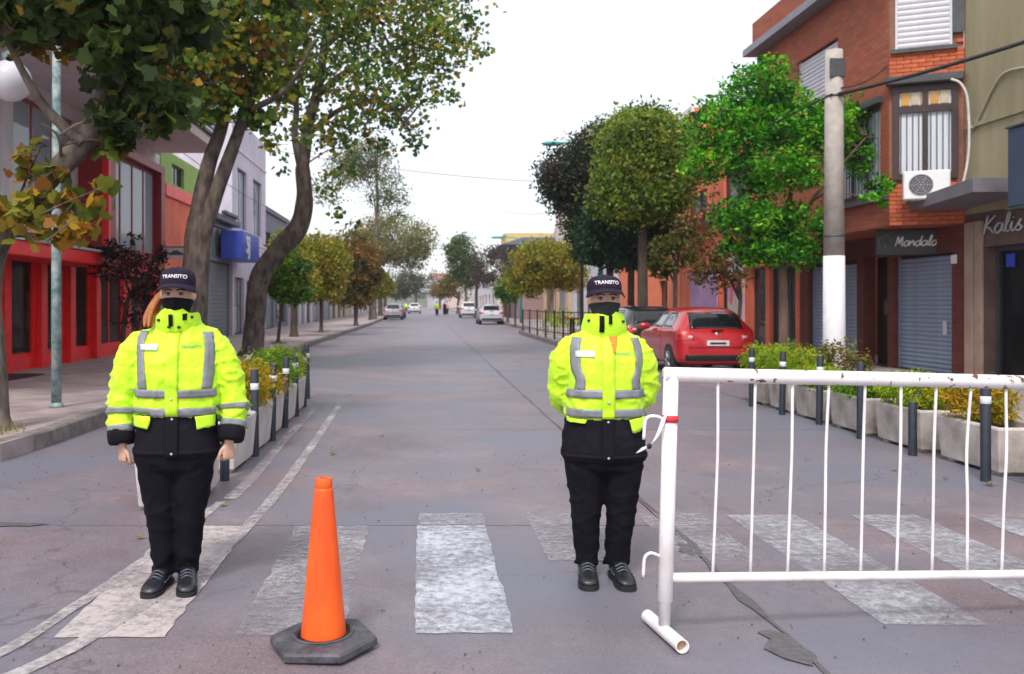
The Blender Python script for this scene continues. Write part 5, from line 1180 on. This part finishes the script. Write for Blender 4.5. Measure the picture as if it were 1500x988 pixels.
wi = window(t, 4.3, 6.1, 3.5, 5.2, prj+.05, M_dbrown, mat('curtain_white', (.66, .70, .78), .7, .06, 5, stretch=(12, 1, .4)), 3, 1, .1)
for i in range(14): MB().tube([(4.4+i*.125, prj+.0, 3.55), (4.4+i*.125, prj+.0, 5.15)], .009, 5).build('grille_bar', M_dgrey, wi)
MB().box(4.2, 6.2, prj-.10, prj-.002, 5.2, 5.32).build('lintel', M_dgrey, t)
MB().box(4.2, u_c, prj-.08, prj-.002, 3.38, 3.46).build('sill', M_dgrey, t)
# near face, brick by brick
fa = math.atan2(1.1, .45); FL = math.hypot(1.1, .45)
fo = bpy.data.objects.new('bay_face', MB().quad((0, .03, 2.9), (FL, .03, 2.9), (FL, .03, 7.75), (0, .03, 7.75)).mesh('bay_face')); COL.objects.link(fo); fo.data.materials.append(M_mortar); fo.parent = t; fo.location = (u_c, prj, 0); fo.rotation_euler = (0, 0, fa)
bwd = FL/5; bkm = MB().bbox(.004, bwd-.004, 0, .05, .004, .071, .004).mesh('brick'); bkm.materials.append(M_brickp); bkh = MB().bbox(.004, bwd/2-.004, 0, .05, .004, .071, .004).mesh('brick'); bkh.materials.append(M_brickp)
WIN = [(.09, 1.08, 3.72, 5.42), (.10, 1.00, 6.10, 7.4)]
rowi = 0; z = 2.9
while z < 7.72:
    xs = [i*bwd for i in range(5)] if rowi % 2 == 0 else [0]+[bwd/2+i*bwd for i in range(5)]
    for i, x in enumerate(xs):
        half = rowi % 2 == 1 and i in (0, 5); b_ = x+(bwd/2 if half else bwd)
        if any(b_ > q[0]-.0 and x < q[1] and z+.075 > q[2] and z < q[3] for q in WIN): 
            # cut bricks beside the opening
            continue
        o = bpy.data.objects.new('brick', bkh if half else bkm); COL.objects.link(o); o.parent = fo; o.location = (x, random.uniform(-.003, .003), z)
    z += .075; rowi += 1
wa = window(fo, .06, 1.10, 3.72, 5.42, -.03, M_dbrown, mat('curtain_white', (1, 1, 1)), 2, 1, .11, 'window', .1)
MB().box(.17, .99, -.035, .03, 4.93, 5.05).build('transom', M_dbrown, wa)
for i in range(5): MB().box(.2+i*.155, .33+i*.155, -.01, .0, 5.07, 5.29).build('stained_pane', mat('stained_glass_%d' % (i % 3), [(.55, .28, .05), (.5, .42, .3), (.45, .2, .06)][i % 3], .3), wa)
for i in range(9): MB().tube([(.19+i*.095, -.045, 3.8), (.19+i*.095, -.045, 4.94)], .009, 5).build('grille_bar', M_dgrey, wa)
MB().bbox(-.06, FL-.02, -.18, .0, 5.43, 5.58, .02).build('lintel', M_dgrey, fo)
roller(fo, .10, 1.00, 6.10, 7.4, -.01, mat('shutter_white', (1, 1, 1)), .1, 'window_shutter'); MB().box(.02, 1.08, -.07, -.012, 6.02, 6.09).build('sill', M_dgrey, fo)
MB().box(1.0, 1.18, -.05, .0, 6.3, 7.3).build('grille', M_dgrey, fo)
# parapet and ledge
MB().box(-.05, W+.02, prj-.35, 1.5, 7.76, 7.93).build('ledge', mat('ledge_grey', (.25, .25, .30), .7, .1, 4), t)
MB().box(0, W, prj-.12, 1.4, 7.932, 8.6).build('parapet', M_brick, t)
# air conditioner on the near face
ac = thing('air_conditioner', 'white air conditioner outdoor unit hung below the bay window', 'air conditioner', (8.55, 15.85, 3.30), R(-24))
MB().bbox(0, .72, -.28, 0, 0, .5, .02).build('casing', M_white, ac); gr = MB()
for r0 in (.06, .1, .14, .18): gr.tube([(.27+r0*math.cos(a/20*6.2832), -.288, .25+r0*math.sin(a/20*6.2832)) for a in range(21)], .006, 5)
for a in range(6): gr.tube([(.27, -.288, .25), (.27+.19*math.cos(a*math.pi/3), -.288, .25+.19*math.sin(a*math.pi/3))], .005, 5)
gd = MB(); gd.tube([(.27, -.275, .25), (.27, -.284, .25)], .19, 24); gd.build('fan', M_dgrey, ac); gr.build('fan_grille', mat('grille_grey', (.35, .33, .38), .5), ac)
for x in (.1, .62): MB().box(x-.015, x+.015, -.25, .25, -.03, -.002).build('bracket', M_dgrey, ac)
MB().tube(catmull([(.72, -.1, .15), (.85, -.06, .1), (.95, -.05, .35), (1.02, -.06, .9), (1.0, -.06, 1.7), (.9, -.06, 2.0), (.75, -.06, 2.1)], 6), .022, 8).build('pipe', mat('lagging_white', (.6, .57, .55), .7), ac, True)

# ---- shop with the yellow fascia, mural and coral building
t, W = building('coral painted building with yellow fascia, dark shop windows and a floral mural', 'R', 9.6, 22.65, 33.0)
ops = [(.8, 3.0, 4.6, 5.4), (7.0, 8.1, SW, 2.5), (8.4, 10.1, SW, 2.5), (4.2, 5.0, SW, 2.5), (4.6, 6.6, 4.4, 5.9)]
w_ = MB(); wallgrid(w_, 0, W, SW-.05, 6.6, ops); sides(w_, 0, W, -.05, 6.6, 9); w_.build('wall', M_coral, t)
window(t, .8, 3.0, 4.6, 5.4, .1, M_dgrey, G_dark, 2, 1); window(t, 4.6, 6.6, 4.4, 5.9, .1, M_dgrey, G_dark, 2, 1); window(t, 7.0, 8.1, SW, 2.5, .1, M_dgrey, G_dark, 1, 1, .06, 'shop_window'); window(t, 8.4, 10.1, SW, 2.5, .1, mat('teal_frame', (.03, .10, .10), .5), G_dark, 3, 1, .06, 'shop_window'); MB().box(4.22, 4.98, .15, .2, SW, 2.48).build('door', M_black, t)
MB().bbox(6.6, W-.05, -.12, -.002, 2.55, 2.98, .01).build('fascia', mat('fascia_yellow', (.72, .66, .02), .5, .06, 4), t)
mu = mat('mural_paint', (.62, .42, .45), .8, .1, 3)
N = mu.node_tree.nodes; L = mu.node_tree.links; vo = N.new('ShaderNodeTexVoronoi'); vo.inputs['Scale'].default_value = 3.2; c_ = N.new('ShaderNodeTexCoord'); L.new(c_.outputs['Object'], vo.inputs['Vector']); vr = N.new('ShaderNodeValToRGB'); vr.color_ramp.interpolation = 'CONSTANT'
for i, (p_, c2) in enumerate(((0, (.66, .50, .52)), (.3, (.70, .16, .22)), (.45, (.56, .40, .60)), (.62, (.62, .54, .40)), (.8, (.50, .50, .62)), (.92, (.60, .45, .10)))):
    e = vr.color_ramp.elements[i] if i < 2 else vr.color_ramp.elements.new(p_); e.position = p_; e.color = (*c2, 1)
sx = N.new('ShaderNodeSeparateXYZ'); L.new(vo.outputs['Color'], sx.inputs[0]); L.new(sx.outputs[0], vr.inputs['Fac']); L.new(vr.outputs['Color'], N['Principled BSDF'].inputs['Base Color'])
MB().box(5.1, 6.5, -.04, -.002, SW, 3.3).build('mural', mu, t); MB().box(1.2, 4.1, -.04, -.002, SW, 2.6).build('mural', mat('mauve_paint', (.48, .30, .52), .8), t)
aw = MB(); aw.add([(.2, -.002, 4.6), (3.8, -.002, 4.6), (3.8, -.9, 4.2), (.2, -.9, 4.2), (.2, -.002, 4.5), (3.8, -.002, 4.5), (3.8, -.9, 4.1), (.2, -.9, 4.1)], [(0, 1, 2, 3), (7, 6, 5, 4), (3, 2, 6, 7), (0, 3, 7, 4), (2, 1, 5, 6)]); aw.build('awning', mat('awning_red', (.60, .09, .07), .7), t)
# ---- orange wall and further right-hand fronts
t, W = building('plain orange rendered wall behind the parked cars', 'R', 9.6, 33.1, 43.5, 'wall', 'wall')
w_ = MB(); wallgrid(w_, 0, W, SW-.05, 3.3, [(7.4, 8.6, SW, 2.4)]); sides(w_, 0, W, -.05, 3.3, 6); w_.build('wall_face', M_orangew, t); window(t, 7.4, 8.6, SW, 2.4, .1, M_dgrey, G_dark, 1, 1); MB().box(0, W, -.06, -.002, 3.2, 3.36).build('coping', M_coral, t)
simple('tall coral red building with a narrow front above the orange wall', 'R', 10.4, 34.0, 38.4, 9.0, M_coral, [(.8, 1.8, 4.6, 6.2), (2.6, 3.6, 4.6, 6.2), (1, 3, 6.9, 8.2)], trim=M_white_w)
simple('pale grey building with beige shop front beyond the orange wall', 'R', 9.4, 43.6, 56, 6.3, mat('pale_grey_render', (.50, .50, .56), .8), [(1, 3.4, SW, 2.7, 'shop'), (4.4, 6, SW, 2.6, 'door'), (7, 11, SW, 2.7, 'roll'), (1.5, 3.5, 3.7, 5.3), (5, 7, 3.7, 5.3), (9, 11, 3.7, 5.3)], trim=mat('beige_render', (.52, .36, .24), .8))
simple('beige shop with dark doorway beyond the pale grey building', 'R', 9.2, 56.1, 68, 4.2, MATS['beige_render'], [(1, 4, SW, 2.8, 'shop'), (5, 6.4, SW, 2.7, 'door'), (7.4, 10.6, SW, 2.8, 'roll')], trim=M_white_w)
t, W = simple('brown building with a dark pagoda style roof far on the right', 'R', 8.0, 74, 90, 6.0, mat('brown_render', (.26, .17, .16), .85), [(1.5, 4.5, SW, 2.9, 'shop'), (6, 9, SW, 2.9, 'shop'), (10.5, 14, SW, 2.9, 'roll'), (2, 4, 3.8, 5.3), (7, 9, 3.8, 5.3), (12, 14, 3.8, 5.3)])
rf = MB(); rf.rings([[(-.6, -1.2, 5.95), (W+.6, -1.2, 5.95), (W+.6, 9, 5.95), (-.6, 9, 5.95)], [(-1.0, -1.6, 6.35), (W+1.0, -1.6, 6.35), (W+1, 9.4, 6.35), (-1, 9.4, 6.35)], [(1.2, .4, 7.1), (W-1.2, .4, 7.1), (W-1.2, 7.5, 7.1), (1.2, 7.5, 7.1)]]); rf.build('roof', mat('roof_slate', (.06, .065, .085), .6, .2, 4), t)
t, W = simple('pinkish white tower rising behind the far right fronts', 'R', 11.0, 70, 73.5, 9.6, mat('pink_render', (.62, .50, .52), .85), [(1, 2.4, 7.4, 8.7)], D=3)
gw = MB(); pr_ = [(-6, 5.2), (-6, 6.6), (-3.5, 6.9), (-1.5, 7.8), (-.01, 9.0), (-.01, 5.2)]; gw.rings([[(u, d, z) for u, z in pr_] for d in (.1, .5)][::-1]); gw.build('gable_wall', mat('pink_beige', (.60, .42, .36), .85), t)
simple('ochre tower far along the right side', 'R', 8.6, 92, 98, 8.8, mat('ochre_render', (.62, .46, .20), .85), [(1, 2.6, 5, 7.4), (3.6, 5.2, 5, 7.4)], trim=M_white_w)
simple('pale terrace at the far right end of the street', 'R', 8.2, 98.2, 150, 5.2, M_white_w, [(2+6*i, 4.5+6*i, 3.4, 4.6, 'win') for i in range(8)]+[(2+6*i, 5+6*i, SW, 2.6, 'shop') for i in range(8)], trim=M_dgrey)
for x, y_, h, wd, lb, cl in ((1.2, 255, 8.5, 6, 'white house at the end of the street beside the far trees', (.66, .64, .68)), (8, 300, 7.5, 9, 'pale pink house on the rise behind the far trees', (.6, .46, .42))):
    hs = thing('far_house', lb, 'house', (x, y_, 0), 0); w_ = MB(); wallgrid(w_, 0, wd, 0, h, [(1, 2.2, 3.8, 5.2), (3.4, 4.6, 3.8, 5.2)]); sides(w_, 0, wd, 0, h, 8); w_.build('wall', mat('far_'+str(x), cl, .85), hs)
    window(hs, 1, 2.2, 3.8, 5.2, .1, M_dgrey, G_dark); window(hs, 3.4, 4.6, 3.8, 5.2, .1, M_dgrey, G_dark)
    rf = MB(); rf.rings([[(-.4, -.4, h), (wd+.4, -.4, h), (wd+.4, 8.4, h), (-.4, 8.4, h)], [(.8, 4, h+1.8), (wd-.8, 4, h+1.8), (wd-.8, 4.1, h+1.8), (.8, 4.1, h+1.8)]]); rf.build('roof', mat('roof_tile', (.28, .12, .08), .8), hs)
# ------------------------------------------------------------------ poles, lamps, railing, wires
M_teal = mat('teal_paint_worn', (.10, .26, .27), .6, .4, 9, .3, 40, col2=(.26, .30, .30)); M_teal2 = mat('teal_paint', (.02, .30, .28), .5, .15, 9)
lp = thing('lamp_post', 'worn teal lamp post with a white globe lamp on the pavement by the red shop', 'lamp post', (-4.63, 11.2, SW))
MB().tube([(0, 0, -.02), (0, 0, 1.6), (0, 0, 4.9)], [.062, .06, .048], 18).build('pole', M_teal, lp, True); MB().lathe([(.085, 0), (.085, .04), (.066, .06)], 20).build('base_collar', M_teal, lp, True)
MB().tube(catmull([(0, 0, 4.75), (-.25, 0, 4.85), (-.5, 0, 4.7), (-.58, 0, 4.45)], 5), .022, 8).build('arm', M_teal, lp, True)
gl = MB(); gl.sphere((-.58, 0, 4.12), .26, 24, 16); gl.build('globe', mat('globe_opal', (.70, .70, .76), .25, .06, 6), lp, True); MB().lathe([(.07, 4.36), (.1, 4.38), (.1, 4.46), (.03, 4.5)], 16, (-.58, 0, 0)).build('cap', M_teal, lp, True)
up = thing('utility_pole', 'concrete utility pole painted white at its foot, carrying overhead cables', 'utility pole', (6.48, 14.0, SW))
M_polec = mat('pole_concrete', (.40, .36, .33), .85, .15, 6, .4, 50)
MB().tube([(0, 0, 2.06), (0, 0, 5.3)], [.155, .13], 20).build('shaft', M_polec, up, True); MB().tube([(0, 0, -.02), (0, 0, .8), (0, 0, 2.06)], [.172, .166, .159], 20).build('painted_foot', mat('pole_whitewash', (.74, .73, .78), .8, .06, 7, .25, 40), up, True)
for z in (2.35, 4.55): MB().lathe([(.150-.007*(z-2.35), z), (.158-.007*(z-2.35), z+.005), (.158-.007*(z-2.35), z+.04), (.150-.007*(z-2.35), z+.045)], 20).build('strap_band', M_dgrey, up, True)
MB().bbox(-.12, .12, -.135, -.10, 4.85, 5.15, .01).build('bracket', M_dgrey, up)
def cable(label, a, b, sag, r=.014):
    P = [Vector(a).lerp(Vector(b), i/24)-Vector((0, 0, sag*4*(i/24)*(1-i/24))) for i in range(25)]
    o = MB().tube([p-P[0] for p in P], r, 6).build('overhead_cable', M_black, None, loc=P[0]); return tag(o, label, 'cable')
pt = Vector((6.48, 13.85, 4.75))
cable('thick black cable rising from the utility pole past the brick bay', pt, (11.2, 9.0, 6.2), .25, .03); cable('thin cable running from the utility pole to the bay', pt+Vector((.05, 0, .1)), (8.6, 16.4, 5.9), .1, .012)
cable('cable from the utility pole along the street', pt+Vector((-.1, 0, 0)), (5.6, 62, 8.0), .9, .014)
cable('cable crossing the street high above the far trees', (-6, 34, 7.4), (9, 40, 6.9), .35, .012)
cable('cable along the left fronts', (-7.6, 14, 7.0), (-7.6, 46, 6.2), .4, .012)
cd_ = MB(); cd_.tube(catmull([(0, 0, 0), (.15, 0, -.22), (.35, 0, -.02), (.9, 0, .5), (1.6, 0, .48)], 6), .02, 6); o = cd_.build('conduit', mat('conduit_beige', (.42, .37, .27), .8), None, True); o.location = (9.57, 15.6, 4.75); o.rotation_euler = (0, 0, R(-90)); tag(o, 'beige conduit bending across the tan wall beside the brick bay', 'conduit')
def lamp(X, Y, z, reach, lb):
    t = thing('street_lamp', lb, 'street lamp', (X, Y, SW)); MB().tube([(0, 0, 0), (0, 0, z*.6), (0, 0, z-.4)], [.09, .075, .05], 12).build('pole', M_teal2, t, True)
    MB().tube(catmull([(0, 0, z-.45), (-.25, 0, z-.1), (-reach*.6, 0, z), (-reach, 0, z)], 5), .035, 8).build('arm', M_teal2, t, True); h = MB(); h.sell([(-reach-.25, 0, z-.09, .3, .09), (-reach-.25, 0, z-.02, .42, .13), (-reach-.25, 0, z+.05, .25, .07)], 20, 2.2); h.build('lamp_head', M_teal2, t, True)
lamp(6.4, 32, 7.1, 1.5, 'teal street lamp arm reaching over the road from the dark trees'); lamp(6.6, 60, 5.8, 1.4, 'teal street lamp in front of the pagoda style roof')
# black railing round the seating bay
rl = thing('railing', 'black metal railing round the pavement corner beyond the cars', 'railing', (4.72, 31.0, SW))
pth = [(2.6, -1.2), (1.3, -.9), (.35, .1), (.1, 1.6), (.0, 4), (0, 7.5), (0, 11)]
Q = [p for p in catmull([(x, y_, 0) for x, y_ in pth], 8)]
for z in (.25, 1.0): MB().tube([p+Vector((0, 0, z)) for p in Q], .022, 6).build('rail', M_black, rl, True)
for i in range(0, len(Q), 6): MB().tube([Q[i], Q[i]+Vector((0, 0, 1.06))], .035, 8).build('post', M_black, rl)
for i in range(0, len(Q), 2): MB().tube([Q[i]+Vector((0, 0, .25)), Q[i]+Vector((0, 0, 1.0))], .011, 5).build('baluster', M_black, rl)
hd = thing('hedge', 'low lime hedge behind the black railing', 'hedge', (5.9, 37.5, SW)); f_ = obj('foliage', foliage_mesh('foliage', blob_points([(0, 0, .55, .8, 1.2, .5)], 700, .2, 14, .3), .11, G_lime, 'oval', .9), M_leaf, hd); f_['kind'] = 'stuff'
MB().bbox(-.7, .7, -1.1, 1.1, 0, .3, .02).build('trough', M_plant, hd)
tb = thing('outdoor_table', 'reddish brown wooden table and bench behind the black railing', 'table', (6.6, 33.4, SW)); MB().bbox(-1.2, 1.2, -.4, .4, .72, .78, .01).build('tabletop', mat('red_wood', (.22, .06, .05), .6), tb)
for x in (-1, 1):
    for y_ in (-.3, .3): MB().box(x-.04, x+.04, y_-.04, y_+.04, 0, .72).build('leg', M_black, tb)

# ------------------------------------------------------------------ cars
def car(label, col, loc, rz, Lc=3.95, Wc=1.72, Hc=1.44, hatch=True, dirty=.05):
    nm = 'car_paint_%.2f_%.2f_%.2f' % col; mp_ = mat(nm, col, .3, dirty, 3, coat=.8)
    t = thing('parked_car', label, 'car', loc, rz); hw = Wc/2
    st = [ # y, zbottom, half width, belt z, roof z, roof half width
        (.00, .40, .56, .62, .66, .52), (.03, .30, .70, .80, .84, .60), (.10, .26, .80, .93, .98, .60), (.22, .24, .84, .98, 1.16, .56), (.42, .22, .855, .98, 1.36, .55), (.75, .20, .86, .97, 1.425, .57), (1.4, .19, .86, .95, 1.44, .585), (2.0, .19, .86, .93, 1.42, .58),
        (2.5, .19, .86, .91, 1.30, .55), (2.95, .19, .86, .90, 1.02, .60), (3.3, .20, .85, .86, .90, .58), (3.65, .22, .81, .78, .82, .55), (3.86, .27, .70, .66, .70, .48), (3.95, .36, .52, .54, .57, .40)]
    rs = []
    for y_, zb, w1, bz, rz_, rw in st:
        y_ *= Lc/3.95; k = Wc/1.72; w1 *= k; rw *= k; s_ = Hc/1.44; bz *= s_; rz_ *= s_
        half = [(0, zb), (w1*.55, zb), (w1*.90, zb+.02), (w1*.985, zb+.12), (w1, zb+(bz-zb)*.5), (w1*.992, bz-.06), (w1*.965, bz), (rw+(w1*.93-rw)*.45, bz+(rz_-bz)*.5), (rw, rz_-.05*min(1, (rz_-bz)/.2)), (rw*.72, rz_-.008), (0, rz_)]
        rs.append([(x, y_, z) for x, z in half]+[(-x, y_, z) for x, z in half[-2:0:-1]])
    m = MB(); m.rings([r_[::-1] for r_ in rs]); me = m.mesh('body', True); tmp = bpy.data.objects.new('tmp', me); COL.objects.link(tmp); sm = tmp.modifiers.new('s', 'SUBSURF'); sm.levels = 2; sm.render_levels = 2
    dg = bpy.context.evaluated_depsgraph_get(); me2 = bpy.data.meshes.new_from_object(tmp.evaluated_get(dg)); bpy.data.objects.remove(tmp); me2.polygons.foreach_set('use_smooth', [True]*len(me2.polygons))
    bo = obj('body', me2, mp_, t); bv = bvh_of(me2); gm = mat('car_glass', (.012, .015, .018), .06, .05, 3, spec=.6); gm2 = mat('car_glass_side', (.10, .14, .16), .04, .05, 3, spec=1.0); bk = M_black
    k = Wc/1.72; s_ = Hc/1.44
    def P(nm_, nu, nv, fn, off, m_, th=.004): return thick(patch(bv, nu, nv, fn, off).build(nm_, m_, t, True), th)
    P('rear_window', 14, 8, lambda u, v: (((u-.5)*2*k*(.60-.08*v)*(1-.06*(1-v)), -1, s_*(1.0+.31*v-.03*(2*u-1)**2*(1-v))), (0, 1, 0)), .004, gm)
    P('tailgate_trim', 10, 3, lambda u, v: (((u-.5)*1.2*k, -1, s_*(.60+.035*v)), (0, 1, 0)), .004, mat(nm+'_trim', tuple(c*.6 for c in col), .35))
    P('bumper_insert', 14, 4, lambda u, v: (((u-.5)*1.35*k, -1, .34+.12*v), (0, 1, 0)), .006, bk)
    P('windscreen', 12, 6, lambda u, v: (((u-.5)*2*k*(.62-.07*v), 6, s_*(1.02+.3*v)), (0, -1, 0)), .004, gm)
    for sx in (-1, 1):
        P('side_window', 10, 6, lambda u, v: ((sx*2, Lc/3.95*(.62+.72*u+(.12*v if u < .3 else 0)), s_*(1.0+.31*v*(.88+.12*min(1, u*4)))), (-sx, 0, 0)), .004, gm2)
        P('side_window', 10, 6, lambda u, v: ((sx*2, Lc/3.95*(1.42+1.12*u-.62*u*v*v**.2), s_*(.985+.32*v*(1-.0*u))), (-sx, 0, 0)), .004, gm2)
        P('tail_light', 8, 8, lambda u, v: ((sx*k*(.50+.33*u), -1, s_*(.745+.17*v-.05*(1-u)*(v))), (0, 1, 0)), .008, mat('tail_lamp', (.52, .012, .015), .15, .1, 12, coat=1.))
        P('reverse_light', 4, 4, lambda u, v: ((sx*k*(.52+.10*u), -1, s_*(.80+.045*v)), (0, 1, 0)), .013, mat('lamp_clear', (.62, .45, .45), .12))
        P('head_light', 6, 4, lambda u, v: ((sx*k*(.42+.26*u), 6, s_*(.60+.1*v)), (0, -1, 0)), .006, mat('lamp_clear', (.6, .6, .6), .12))
        P('door_line', 2, 8, lambda u, v: ((sx*2, Lc/3.95*1.38+.012*u, .32+.62*v), (-sx, 0, 0)), .002, bk, .001)
        P('door_handle', 4, 2, lambda u, v: ((sx*2, Lc/3.95*1.5+.18*u, .80+.03*v), (-sx, 0, 0)), .02, mp_, .02)
        mr = MB(); mr.sell([(sx*(.96*k), Lc/3.95*2.42, .93*s_, .10, .05), (sx*(.97*k), Lc/3.95*2.42, 1.0*s_, .12, .07), (sx*(.96*k), Lc/3.95*2.42, 1.06*s_, .09, .05)], 14, 2.5); mr.build('mirror', mp_, t, True)
        for y_ in (.70, 3.18):
            y_ *= Lc/3.95; x = sx*(hw-.10)
            P('wheel_arch', 16, 3, lambda u, v: ((sx*2, y_+math.cos(math.pi*u)*(.30+.055*v), .30+math.sin(math.pi*u)*(.30+.055*v)), (-sx, 0, 0)), .006, bk, .006)
            wl = MB(); wl.rings([[(x+sx*d, y_+r0*math.cos(a/24*6.2832), .3+r0*math.sin(a/24*6.2832)) for a in range(24)] for d, r0 in ((-.09, .29), (.06, .30), (.115, .285), (.125, .22), (.11, .20))][::sx]); wo = wl.build('wheel', mat('tyre', (.018, .018, .02), .8, .2, 20), t, True)
            rm = MB()
            rm.rings([[(x+sx*d, y_+r0*math.cos(a/24*6.2832), .3+r0*math.sin(a/24*6.2832)) for a in range(24)] for d, r0 in ((.09, .205), (.122, .205), (.122, .18), (.10, .175))], False, False)
            for a in range(5): an = a*1.2566; rm.tube([(x+sx*.118, y_, .3), (x+sx*.112, y_+.185*math.cos(an), .3+.185*math.sin(an))], .026, 6)
            rm.build('rim', mat('alloy', (.40, .41, .44), .35, .08, 10, metal=.7), wo, True)
    pc = bv.ray_cast(Vector((0, -1, .70*s_)), Vector((0, 1, 0)))[0]
    pl_ = MB().bbox(-.22, .22, pc.y-.025, pc.y-.008, .645*s_, .755*s_, .004).build('number_plate', mat('plate_white', (.62, .62, .64), .5), t); MB().box(-.16, .16, pc.y-.028, pc.y-.0255, .675*s_, .715*s_).build('plate_mark', M_black, pl_)
    hb = bv.ray_cast(Vector((0, -1, 1.36*s_)), Vector((0, 1, 0)))[0]
    if hb: MB().bbox(-.17, .17, hb.y-.02, hb.y+.02, 1.335*s_, 1.36*s_, .005).build('brake_light', mat('tail_lamp', (1, 1, 1)), t)
    hb = bv.ray_cast(Vector((0, -1, .90*s_)), Vector((0, 1, 0)))[0]
    if hb: MB().sphere((0, hb.y-.006, .87*s_), (.045, .012, .05), 12, 8).build('badge', mat('chrome', (.6, .6, .62), .2, .05, 10, metal=.9), t, True); MB().bbox(-.12, .12, hb.y-.03, hb.y+.01, .955*s_, .98*s_, .006).build('wiper', bk, t)
    return t
car('bright red hatchback parked behind the white barrier, rear towards the crossing', (.46, .006, .014), (5.88, 17.7, 0), R(-1.0), 3.9, 1.62, 1.42)
car('black hatchback parked in front of the red car', (.015, .017, .02), (5.95, 22.6, 0), R(1))
car('silver saloon parked beyond the black railing', (.46, .48, .53), (4.78, 62, 0), 0, 4.3, 1.72, 1.46)
car('grey car parked at the left kerb far along the street', (.38, .39, .42), (-2.72, 80, 0), 0, 4.3, 1.72, 1.5)
car('dark car parked beyond the grey car at the left kerb', (.06, .06, .08), (-2.7, 90, 0), 0)
car('white van like car parked beyond the silver saloon', (.66, .66, .70), (4.75, 92, 0), 0, 4.5, 1.8, 1.7)
car('white car stopped far down the middle of the street', (.6, .62, .66), (-1.3, 130, 0), 0, 4.4, 1.8, 1.6)
# far people in hi-vis vests
def far_person(label, X, Y, vest, seed):
    random.seed(seed); t = thing('person', label, 'person', (X, Y, 0), random.uniform(-.4, .4)); b = MB()
    for s_ in (-1, 1):
        b.tube([(s_*.07, 0, .9), (s_*.09, -.02*s_, .48), (s_*.1, .05*s_, .08)], [.095, .07, .05], 10); b.sell([(s_*.1, -.05+.05*s_, .02, .04, .1), (s_*.1, -.03+.05*s_, .1, .04, .07)], 12)
        b.tube([(s_*.19, 0, 1.38), (s_*.25, .02, 1.1), (s_*.24, -.06, .84)], [.06, .05, .04], 10)
    b.sell([(0, 0, .84, .16, .11), (0, 0, 1.1, .17, .12), (0, 0, 1.36, .19, .11), (0, 0, 1.44, .09, .07), (0, 0, 1.5, .055, .055)], 18); b.sphere((0, -.01, 1.6), (.08, .095, .115), 14, 10)
    me = remesh(b, .02, 3); o = obj('body', me, M_skin, t)
    v = MB(); v.sell([(0, 0, .82, .20, .15), (0, 0, 1.1, .20, .15), (0, 0, 1.38, .215, .135), (0, 0, 1.47, .1, .08)], 20); v.build('jacket', vest, t, True); p_ = MB()
    for s_ in (-1, 1): p_.tube([(s_*.08, 0, .86), (s_*.09, -.02*s_, .48), (s_*.1, .05*s_, .1)], [.125, .09, .07], 12)
    remp = remesh(p_, .02, 2); obj('trousers', remp, M_trous, t); c_ = MB(); c_.sell([(0, -.01, 1.62, .088, .104), (0, -.01, 1.7, .075, .09), (0, -.01, 1.73, .03, .04)], 16); c_.build('cap', M_cap, t, True)
far_person('far person in a yellow vest standing in the roadway facing the crossing', 1.6, 104, M_vis, 3); far_person('far person in a pink top walking near the right kerb', 3.0, 112, mat('pink_top', (.7, .3, .42), .8), 5); far_person('far person in a dark coat beside the one in pink', 2.6, 108, M_navy, 6)
far_person('far person in a yellow vest standing at the left side of the roadway', -2.0, 140, M_vis, 7); far_person('second far person in a yellow vest close to the first at the left', -2.8, 143, M_vis, 8)
# ------------------------------------------------------------------ thin morning haze down the street
hz_m = bpy.data.materials.new('haze'); hz_m.use_nodes = True; t_ = hz_m.node_tree; t_.nodes.clear()
o_ = t_.nodes.new('ShaderNodeOutputMaterial'); v_ = t_.nodes.new('ShaderNodeVolumePrincipled'); v_.inputs['Color'].default_value = (.93, .95, 1, 1); v_.inputs['Density'].default_value = .0005; v_.inputs['Anisotropy'].default_value = .2
t_.links.new(v_.outputs[0], o_.inputs['Volume'])
tag(MB().box(-420, 420, -70, 920, -1.2, 22).build('haze', hz_m), 'thin pale haze filling the street', 'haze', kind='stuff')
